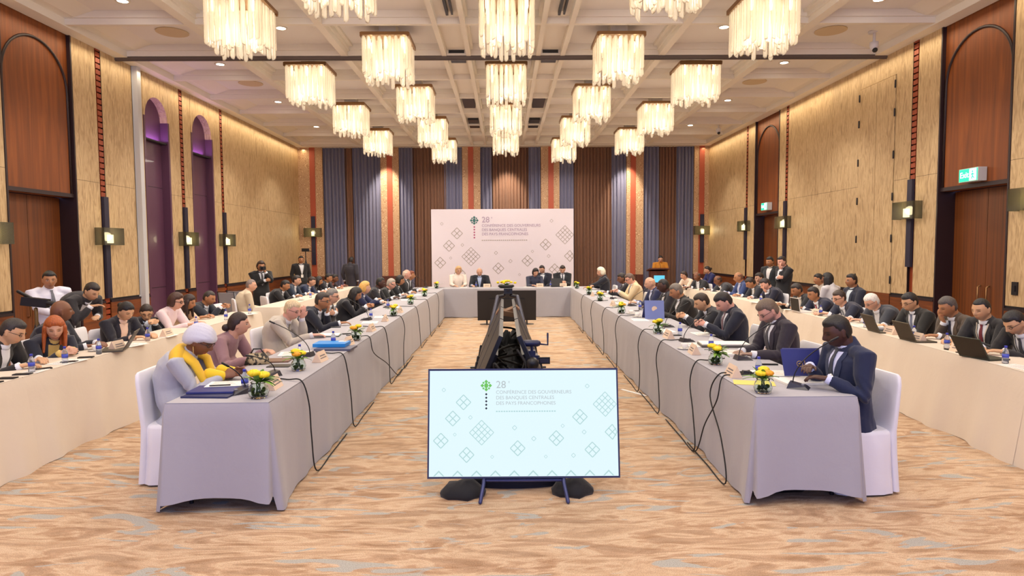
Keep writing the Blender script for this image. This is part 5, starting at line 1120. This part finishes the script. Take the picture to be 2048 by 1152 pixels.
# flowers
def make_flowers(seed, small=False):
    rr = random.Random(seed); t = thing('flower_arrangement', '', 'flowers', (0, 0, 0), 0, 'yellow table flowers')
    b = MB(); b.lathe([(.045, 0), (.06, .012), (.068, .045), (.06, .08), (.045, .098), (.05, .108), (.047, .108), (.041, .098), (.055, .078), (.062, .045), (.05, .014), (.001, .012)], 20); part('glass_vase', b, GLASS, t, True)
    b = MB()
    for k in range(9): a = rr.uniform(0, 6.28); b.tube([(.03 * math.cos(a), .03 * math.sin(a), .015), (.015 * math.cos(a + 2), .015 * math.sin(a + 2), .1), (.02 * math.cos(a), .02 * math.sin(a), .14)], .003, 5)
    for k in range(10): a = rr.uniform(0, 6.28); b.ball((.035 * math.cos(a), .035 * math.sin(a), rr.uniform(.02, .06)), .013, 6)
    part('stems', b, LEAF2, t, True)
    def leaf(b, a, ln, el, wd):
        P = []
        for i in range(6):
            u = i / 5; r = .015 + ln * u * math.cos(el); z = .11 + ln * u * math.sin(el) - .05 * u * u; w = wd * math.sin(PI * min(.98, u * .9 + .08))
            c = Vector((r * math.cos(a), r * math.sin(a), z)); s_ = Vector((-math.sin(a), math.cos(a), 0)) * w; P.append([c - s_, c + Vector((0, 0, -.004)), c + s_])
        b.grid(P)
    b = MB(); c2 = MB()
    for k in range(22): leaf(b if k % 2 else c2, rr.uniform(0, 6.28), rr.uniform(.08, .15), rr.uniform(.2, 1.4), rr.uniform(.014, .026))
    part('leaves', b, LEAF, t, True); part('pale_leaves', c2, LEAF2, t, True)
    for k in range(3 if not small else 2):
        a = k * 2.2 + rr.uniform(0, 1); c = Vector((.035 * math.cos(a), .035 * math.sin(a), .155 + .02 * (k == 0))); b = MB()
        for ring, (n_, r_, z_) in enumerate(((7, .038, .0), (6, .027, .01), (4, .014, .017))):
            for j in range(n_):
                an = 2 * PI * j / n_ + ring * .5; pc = c + Vector((r_ * .55 * math.cos(an), r_ * .55 * math.sin(an), z_)); b.ball(pc, r_ * .62, 6, 0, (1, 1, .8))
        part('rose', b, YEL if (k + seed) % 3 else ORG, t, True)
    return t
FL = [make_flowers(s) for s in (1, 2, 4)]; fi = 0
for (px, py) in [(510, 800), (597, 741), (714, 681), (787, 632), (821, 609), (849, 593), (873, 577), (1520, 786), (1431, 729), (1316, 667), (1243, 627), (1200, 602), (1178, 589), (1154, 577)]:
    p = P_(px, py); fi += 1; k = .95 if fi != 1 else 1.05
    lab = L_('yellow flowers in glass bowl by %s', p); rz_ = random.uniform(0, 6)
    if fi <= 3: o = FL[fi - 1]; o.location = p; o.rotation_euler = (0, 0, rz_); o['label'] = lab
    else: o = copy_tree(FL[fi % 3], None, p, rz_, lab)
    o.scale = (k, k, k)
q = Vector((.03, 17.28, TT)); t = thing('flower_arrangement', 'wide mound of yellow blooms at the centre of the head table', 'flowers', q); rr = random.Random(9)
b = MB(); b.lathe([(.1, 0), (.14, .05), (.12, .09)], 16, (0, 0, 0), 0, 1.6, .8); part('bowl', b, BLACK, t, True); b = MB()
for k in range(16): a = rr.uniform(0, 6.28); r = rr.uniform(.05, .26); b.tube([(0, 0, .06), (r * math.cos(a), r * .4 * math.sin(a), .1 + rr.uniform(0, .05))], [(.02, .006), (.012, .004)], 5)
part('leaves', b, LEAF, t); 
for k in range(14): a = rr.uniform(0, 6.28); r = rr.uniform(.0, .24); b = MB(); b.ball((r * math.cos(a), r * .4 * math.sin(a), .15 + .04 * (1 - r / .24) + rr.uniform(-.01, .02)), .042, 8, 0, (1, 1, .7)); part('bloom', b, YEL, t, True)
# bottles
def make_bottle():
    t = thing('water_bottle', '', 'bottle', (0, 0, 0), 0, 'small water bottles')
    b = MB(); b.lathe([(.026, 0), (.03, .006), (.03, .05), (.028, .056), (.03, .062), (.03, .12), (.024, .145), (.012, .165), (.012, .178)], 16); part('bottle_body', b, PLASTIC, t, True)
    b = MB(); b.lathe([(.0306, .066), (.0306, .108)], 16); part('bottle_label', b, BLABEL, t, True)
    b = MB(); b.lathe([(.0145, .174), (.0145, .195), (.012, .198)], 14); part('bottle_cap', b, CAP, t, True); t.scale = (.86, .86, .8); return t
B0 = None
for (px, py) in [(490, 780), (600, 722), (667, 691), (742, 638), (776, 617), (75, 744), (171, 726), (228, 708), (315, 682), (419, 656), (452, 640), (552, 621), (640, 595), (1517, 752), (1422, 699), (1360, 671), (1280, 620), (1842, 697), (1891, 711), (1986, 727), (1718, 655), (1785, 680), (1595, 632), (1555, 612), (955, 571), (1098, 571)]:
    p = P_(px, py); lab = L_('small blue capped water bottle by %s', p)
    if B0 is None: B0 = make_bottle(); B0.location = p; B0['label'] = lab
    else: copy_tree(B0, None, p, None, lab)
# gooseneck microphones
def mic(base, tip, label, sidewise=0):
    t = thing('gooseneck_microphone', label, 'microphone', base, 0, 'gooseneck table microphones'); d = Vector(tip) - Vector(base); f = Vector((d.x, d.y, 0)).normalized(); s_ = Vector((-f.y, f.x, 0)); b = MB()
    vs = [(-.075, -.06, 0), (.075, -.06, 0), (.075, .06, 0), (-.075, .06, 0), (-.06, -.045, .045), (.05, -.045, .022), (.05, .045, .022), (-.06, .045, .045)]
    b.add([s_ * y + f * x + Vector((0, 0, z)) for x, y, z in vs], [(3, 2, 1, 0), (4, 5, 6, 7), (0, 1, 5, 4), (1, 2, 6, 5), (2, 3, 7, 6), (3, 0, 4, 7)]); part('base', b, mat('mic_base', (52, 50, 56), .35), t)
    b = MB(); a0 = -f * .04 + Vector((0, 0, .04)); m1 = a0 + Vector((0, 0, max(.1, d.z * .45))) + f * .01; e = Vector(d); pts = [a0.lerp(m1, u) * (1 - u) + m1.lerp(e, u) * u for u in [i / 10 for i in range(11)]]
    b.tube(pts, .0042, 8); part('gooseneck', b, BLACK, t, True)
    b = MB(); dd = (pts[-1] - pts[-2]).normalized(); b.tube([pts[-1] - dd * .02, pts[-1] + dd * .03], .0085, 8); part('microphone_head', b, BLACK, t, True)
    b = MB(); c = f * .03 + Vector((0, 0, .03)); b.obox(c, s_ * .012, f * .01, (0, 0, .004)); part('talk_button', b, mat('mic_button', (150, 150, 156), .4), t)
def tip_at(px, py, x): return onx(px, py, x)
mic(P_(1597, 776), tip_at(1668, 679, 2.36), 'microphone reaching up to the chin of the man in navy at near right end')
mic(P_(1486, 719), tip_at(1532, 652, 2.42), 'microphone reaching up to the bearded man with glasses')
mic(P_(541, 752), P_(500, 712, .95), 'microphone bending left between the turbaned woman and the woman in mauve')
mic(P_(612, 712), tip_at(545, 645, -2.3), 'microphone with long neck leaning back before the white-haired man')
mic(P_(480, 786), P_(452, 730, .98), 'microphone partly hidden behind the nearest flowers on the left table')
for (px, py) in [(732, 640), (775, 615), (808, 597), (834, 583), (856, 573), (1374, 683), (1336, 654), (1296, 632), (1265, 612), (1228, 598), (1200, 586), (1180, 575)]:
    p = P_(px, py); s = -1 if p.x < 0 else 1; mic(p, p + Vector((s * .25, .05, .3)), L_('small gooseneck microphone in front of %s', p))
# name cards
NC = None
def nameplate(p, rz, lab):
    global NC
    if NC is None:
        NC = thing('name_card', lab, 'name card', p, rz, 'folded name cards'); b = MB(); b.prism([(-.045, 0), (.045, 0), (.0, .095)], 0, -.095, .095); part('card', b, CARD, NC)
        b = MB()
        for q in (-1, 1):
            for (z0, z1, w) in ((.05, .06, .06), (.03, .038, .07)):
                ya = lambda z: q * (.045 * (1 - z / .095) + .0008); b.add([(-w, ya(z0), z0), (w, ya(z0), z0), (w, ya(z1), z1), (-w, ya(z1), z1)], [(0, 1, 2, 3)])
        part('printed_lines', b, PRINT, NC)
    else: copy_tree(NC, None, p, rz, lab)
for (px, py, ro) in [(547, 776, 0), (641, 722, 0), (699, 690, 0), (743, 662, 0), (770, 642, 0), (800, 625, 0), (284, 698, 1), (335, 672, 1), (1466, 752, 0), (1388, 707, 0), (1337, 676, 0), (1226, 612, 0), (1185, 592, 0), (1747, 668, 1), (1803, 682, 1), (1862, 704, 1), (1610, 630, 1), (975, 572, 2), (1078, 572, 2), (1115, 566, 2)]:
    p = P_(px, py); nameplate(p, {0: PI / 2, 1: PI / 2 + (.0), 2: 0}[ro] + random.uniform(-.12, .12), L_('folded beige name card before %s', p))
# papers, folders, pads
def flat(name, p, w, d, h, rz, m, label, cat, group=None, extra=None):
    t = thing(name, label, cat, p, rz, group); b = MB()
    b.box(-w / 2, w / 2, -d / 2, d / 2, 0, h); part('cover' if h > .004 else 'sheet', b, m, t)
    if extra == 'print':
        b = MB()
        for k in range(7): b.box(-w * .38, w * (.38 - .1 * (k % 3)), d * (.36 - .11 * k), d * (.375 - .11 * k), h, h + .0006)
        part('printed_lines', b, PRINT, t)
    if extra == 'pages': b = MB(); b.box(-w / 2 + .008, w / 2 - .008, -d / 2 + .008, d / 2 - .008, h, h + .012); part('pages', b, PAPER, t)
    return t
flat('folder', P_(425, 789), .34, .24, .012, -.06, NAVYD, 'dark navy folder in front of the turbaned woman, on the near left table end', 'folder'); flat('folder', P_(432, 780, TT + .014), .33, .24, .012, .05, NAVYF, 'second navy folder lying on top of the dark navy folder', 'folder')
flat('paper_sheets', P_(452, 768, TT + .028), .26, .2, .003, .15, PAPER, 'white sheets on the navy folders of the turbaned woman', 'paper', None, 'print'); b = MB(); b.tube([(-.07, 0, .006), (.07, 0, .006)], .005, 8)
tag(obj('pen', b.mesh('pen', BLACK, True), None, P_(440, 772, TT + .032), .2), 'black pen lying on the sheets beside the turbaned woman', 'pen')
t = thing('handbag', 'patterned tan and black handbag beside the woman in mauve', 'bag', P_(515, 728), .3); PAT = mat('patterned_bag', (150, 132, 104), .5); nz = tex_noise(PAT, (1, 1, 1), 30, 2); N, L, p = nodes(PAT); L.new(ramp(PAT, nz.outputs[0], [(.45, (30, 26, 24)), (.55, (176, 158, 124))]).outputs[0], p.inputs[0])
b = MB(); b.add([(x * .11 * (1 - .3 * z), y * .055 * (1 - .5 * z), z * .1) for x, y, z in [(-1, -1, 0), (1, -1, 0), (1, 1, 0), (-1, 1, 0), (-1.05, -1, .5), (1.05, -1, .5), (1.05, 1, .5), (-1.05, 1, .5), (-.9, -1, 1), (.9, -1, 1), (.9, 1, 1), (-.9, 1, 1)]], [(3, 2, 1, 0), (8, 9, 10, 11)] + [(i + a, (i + 1) % 4 + a, (i + 1) % 4 + a + 4, i + a + 4) for a in (0, 4) for i in range(4)]); part('bag_body', b, PAT, t, True)
b = MB(); b.tube([(-.06, 0, .09), (-.03, 0, .14), (.03, 0, .14), (.06, 0, .09)], .007, 8); part('handle', b, BLACK, t, True)
flat('notebook', P_(553, 722), .26, .2, .012, .1, mat('brown_leather', (120, 88, 70), .5), 'brown leather notebook right of the patterned handbag', 'notebook'); flat('tablet', P_(560, 732), .2, .14, .006, 0, BLACK, 'dark tablet next to the brown leather notebook', 'tablet')
flat('tray_folder', P_(672, 698), .38, .27, .02, -.05, mat('slate_folder', (86, 88, 112), .4), 'grey folder under the bright blue binder', 'folder')
t = flat('binder', P_(664, 691, TT + .022), .34, .25, .035, .0, CYAN, 'bright blue binder in front of the white-haired man in the light suit', 'binder'); b = MB(); b.box(.06, .14, .03, .1, .035, .037); part('binder_label', b, PAPER, t)
flat('pad', P_(655, 672), .3, .22, .01, .1, mat('dark_green_pad', (60, 80, 78), .6), 'dark green pad with papers beside the man resting chin on hand', 'folder', None, 'pages')
flat('white_bag_paper', P_(590, 708), .3, .26, .008, .2, PAPER, 'loose white papers before the white-haired man in the light suit', 'paper', None, 'print')
t = thing('presentation_folder', 'open navy folder with gold emblem held upright by the near right man', 'folder', (0, 0, 0)); a0, a1 = ony(1569, 758, 5.04), ony(1645, 758, 5.02)
a0.z = TT + .03; a1.z = TT + .03; ux = (a1 - a0); uz = Vector((0, 0, .21)) + Vector((-.03, .02, 0)); b = MB(); nn = ux.cross(uz).normalized() * .002; b.obox(a0 + ux / 2 + uz / 2, ux / 2, nn, uz / 2); part('front_cover', b, NAVYF, t)
b = MB(); bk = Vector((.03, .13, .2)); b.obox(a0 + ux / 2 + bk / 2, ux / 2, ux.cross(bk).normalized() * .002, bk / 2); part('back_cover', b, NAVYF, t)
b = MB(); c = a0 + ux * .45 + uz * .45 - nn * 0; n2 = (nn.normalized() * -1 if nn.y > 0 else nn.normalized())
e1, e2 = ux.normalized(), uz.normalized(); n2 = n2 * .0035
b.tube([c + n2 + e1 * .022 * math.cos(a_) + e2 * .022 * math.sin(a_) for a_ in [2 * PI * i / 16 for i in range(17)]], .0025, 5, round_=False); b.tube([c + n2 - e1 * .008, c + n2 + e1 * .008 + e2 * .006], .004, 5); b.tube([c + n2 + e1 * .04 + e2 * .03, c + n2 + e1 * .04 - e2 * .03], .003, 5); b.tube([c + n2 + e1 * .052 - e2 * .02, c + n2 + e1 * .052 + e2 * .01], .002, 5); part('emblem', b, GOLD, t, True)
flat('paper_stack', P_(1605, 764), .36, .24, .016, .05, PAPER, 'thick white document under the navy folder at near right end', 'paper'); flat('note_sheet', P_(1508, 766), .3, .17, .002, -.3, mat('yellow_paper', (226, 206, 110), .8), 'yellow sheet beside the nearest flowers on the right table', 'paper')
flat('paper_sheets', P_(1548, 747), .33, .24, .004, -.1, PAPER, 'white sheets between the near man and the bearded man', 'paper', None, 'print'); b = MB(); b.box(-.08, .08, -.012, .012, 0, .012); tag(obj('pen_case', b.mesh('pc', BLACK), None, P_(1537, 730), -.1), 'slim black pen case behind the blue capped bottle', 'pen case')
b = MB(); b.add([(x * .045, y * .03, z * .03) for x, y, z in [(-1, -1, 0), (1, -1, 0), (1, 1, 0), (-1, 1, 0), (-.7, -.7, 1), (.8, -.6, .7), (.8, .6, .7), (-.7, .7, 1)]], [(3, 2, 1, 0), (4, 5, 6, 7), (0, 1, 5, 4), (1, 2, 6, 5), (2, 3, 7, 6), (3, 0, 4, 7)]); tag(obj('earphone_unit', b.mesh('eu', BLACK), None, P_(1494, 748)), 'small black interpretation unit left of the nearest right flowers', 'device')
flat('document', P_(1476, 708), .36, .26, .02, -.1, PAPER, 'open white report before the bearded man with glasses', 'paper', None, 'print'); flat('book', P_(1447, 692), .5, .26, .025, -.1, mat('grey_book', (96, 90, 84), .6), 'wide grey binder with white pages by the spiky haired man', 'binder', None, 'pages')
t = thing('presentation_folder', 'blue folder with pale emblem standing before the stout grey-haired man', 'folder', (0, 0, 0)); a0, a1 = P_(1290, 638), P_(1326, 640); a0.z = a1.z = TT; ux = (a1 - a0); ux = Vector((max(.28, ux.x), ux.y * .2, 0)); uz = Vector((0, .05, .27)); b = MB(); b.obox(a0 + ux / 2 + uz / 2, ux / 2, (0, .002, 0), uz / 2); part('front_cover', b, mat('sky_folder', (112, 126, 186), .5), t)
b = MB(); b.obox(a0 + ux / 2 + Vector((0, .13, .13)), ux / 2, (0, .002, 0), (0, -.08, .13)); part('back_cover', b, NAVYF, t); b = MB(); b.lathe([(.04, 0), (.04, .002)], 14, (0, 0, 0)); eo = part('emblem', b, CARD, t, loc=a0 + ux * .5 + uz * .55 - Vector((0, .004, 0))); eo.rotation_euler = (PI / 2, 0, 0)
# cups, phones, laptops on the tables
CUPM = mat('white_china', (236, 234, 230), .25)
def cup(p, lab):
    t = thing('coffee_cup', lab, 'cup', p, 0, 'white coffee cups'); b = MB(); b.lathe([(.03, 0), (.07, .006), (.075, .012), (.03, .006)], 18); part('saucer', b, CUPM, t, True)
    b = MB(); b.lathe([(.02, .008), (.035, .03), (.038, .062), (.034, .062), (.03, .03), (.001, .014)], 18); part('cup', b, CUPM, t, True); b = MB(); b.tube([(.036, 0, .05), (.058, 0, .045), (.055, 0, .025), (.034, 0, .022)], .004, 6); part('handle', b, CUPM, t, True)
for (px, py) in [(1369, 698), (1262, 628), (1274, 634), (1768, 676), (1715, 663), (648, 600), (192, 702), (1232, 604)]: p = P_(px, py); cup(p, L_('white coffee cup on a saucer by %s', p))
PH = None
for (px, py, rz_) in [(31, 757, .1), (51, 749, .2), (3, 765, 0), (149, 724, .2), (107, 738, .8), (195, 715, .3), (1351, 671, .1), (1890, 706, .1), (695, 668, .3), (1844, 700, .1), (650, 655, .2), (1270, 622, 0)]:
    p = P_(px, py); lab = L_('black mobile phone near %s', p)
    if PH is None:
        PH = thing('mobile_phone', lab, 'phone', p, rz_, 'phones on the tables'); b = MB(); b.box(-.065, .065, -.034, .034, 0, .009); part('case', b, BLACK, PH); b = MB(); b.box(-.061, .061, -.03, .03, .009, .0095); part('display', b, SCREEN_DARK, PH)
    else: copy_tree(PH, None, p, rz_, lab)
def laptop(p, rz, lab, m=None, open_=1.9):
    m = m or mat('laptop_shell', (70, 66, 54), .4); t = thing('laptop', lab, 'laptop', p, rz); b = MB(); b.box(-.16, .16, -.11, .11, 0, .015); part('keyboard_base', b, m, t)
    h = Vector((0, -.11, .012)); up = Vector((0, math.cos(open_), math.sin(open_))) * .11; b = MB(); b.obox(h + up, (.16, 0, 0), up.cross(Vector((1, 0, 0))).normalized() * .004, up); part('lid', b, m, t)
    b = MB(); n_ = up.cross(Vector((1, 0, 0))).normalized() * -.0045; b.obox(h + up + n_, (.15, 0, 0), n_.normalized() * .0003, up * .92); part('display', b, SCREEN_DARK, t)
laptop(P_(252, 700), math.radians(90 + 20), 'dark open laptop before the woman in cream collar', open_=2.1); laptop(P_(1748, 664), math.radians(-95), 'olive grey laptop lid before the white-haired man', open_=2.0); laptop(P_(1818, 682), math.radians(-92), 'larger olive laptop lid before the young man with glasses', open_=2.0)
laptop(P_(1958, 716), math.radians(-80), 'dark green laptop before the man in dark red tie', mat('dark_green_shell', (48, 54, 46), .5), 2.1); laptop(P_(1575, 624), math.radians(-90), 'white laptop lid at the aisle end of the outer right table', mat('white_shell', (226, 222, 220), .4), 1.7); laptop(P_(1105, 567), PI, 'black laptop on the head table between two men', BLACK, 1.8); laptop(P_(865, 575), PI / 2, 'white document stand at the head table corner', mat('white_shell', (226, 222, 220), .4), 2.6)
PI_ = 0
for (px, py, w, d) in [(135, 724, .3, .2), (98, 742, .2, .14), (310, 690, .28, .2), (350, 672, .26, .18), (560, 628, .26, .2), (740, 645, .28, .22), (762, 634, .28, .2), (790, 615, .28, .2), (812, 600, .28, .2), (835, 590, .28, .2), (1330, 662, .3, .2), (1392, 690, .3, .2), (1405, 668, .3, .22), (1280, 640, .3, .22), (1240, 606, .3, .22), (1215, 592, .3, .22), (1190, 582, .3, .22), (1660, 645, .28, .18), (1700, 652, .28, .18), (1905, 712, .26, .18), (2020, 735, .3, .18), (1500, 614, .3, .2), (1470, 606, .3, .2), (1545, 622, .28, .18), (1130, 570, .3, .2), (930, 572, .3, .2), (1055, 573, .25, .18)]:
    p = P_(px, py); flat('paper_sheets', p, w, d, .003, PI / 2 + random.uniform(-.3, .3), PAPER, L_('loose white papers lying before %s', p), 'paper', 'loose papers on the tables', 'print')
# microphone cables hanging over the inner table edges
CB_L = [(600, 757, 622, 912), (683, 707, 700, 840), (737, 683, 790, 770), (766, 651, 775, 760), (800, 630, 803, 718), (830, 612, 838, 690), (852, 598, 858, 664), (872, 586, 874, 645)]
CB_R = [(1440, 738, 1462, 960), (1448, 742, 1400, 890), (1395, 705, 1398, 868), (1325, 676, 1325, 800), (1288, 652, 1283, 770), (1240, 625, 1238, 735), (1212, 606, 1212, 710), (1188, 594, 1190, 690), (1168, 584, 1170, 665)]
for s, LST in ((-1, CB_L), (1, CB_R)):
    xe = -1.63 if s < 0 else 1.75
    for i, (x0, y0, x1, y1) in enumerate(LST):
        a = onx(x0, y0, xe); y = a.y; f_ = onx(x1, y1, xe + (.06 if s < 0 else -.06)); e = xe + (.012 if s < 0 else -.012); o_ = .03 if s < 0 else -.03
        c = Vector((xe - .3 * (1 if s < 0 else -1), y + .15, TT + .008)); m1 = random.uniform(-.03, .06)
        pts = [c, Vector((xe - .12 * (-s), y + .05, TT + .008)), Vector((e, y, TT + .004)), Vector((e + o_ * 1.7, y + m1, .58)), Vector((e + o_ * 2.2, (y + f_.y) / 2 - m1, .32)), Vector((e + o_ * 3, f_.y, .03)), Vector((e + o_ * 2.6, f_.y + .5, .012)), Vector((e + o_ * 2.2, f_.y + 1.1, .012))]
        cable('microphone_cable', pts, .0055, RUBBER, '%s hanging down the %s inner tablecloth' % (['black cable nearest the camera', 'second black cable', 'third black cable', 'fourth black cable', 'fifth black cable', 'sixth black cable', 'seventh black cable', 'eighth black cable', 'ninth black cable'][i], 'left' if s < 0 else 'right'), 'microphone cables over the table edge')
for bad in [o for o in bpy.data.objects if o.type == 'MESH' and o.parent is None and not o.get('label') and not o.get('kind')]: print('UNLABELLED', bad.name)
bpy.data.scenes.remove(TMP)
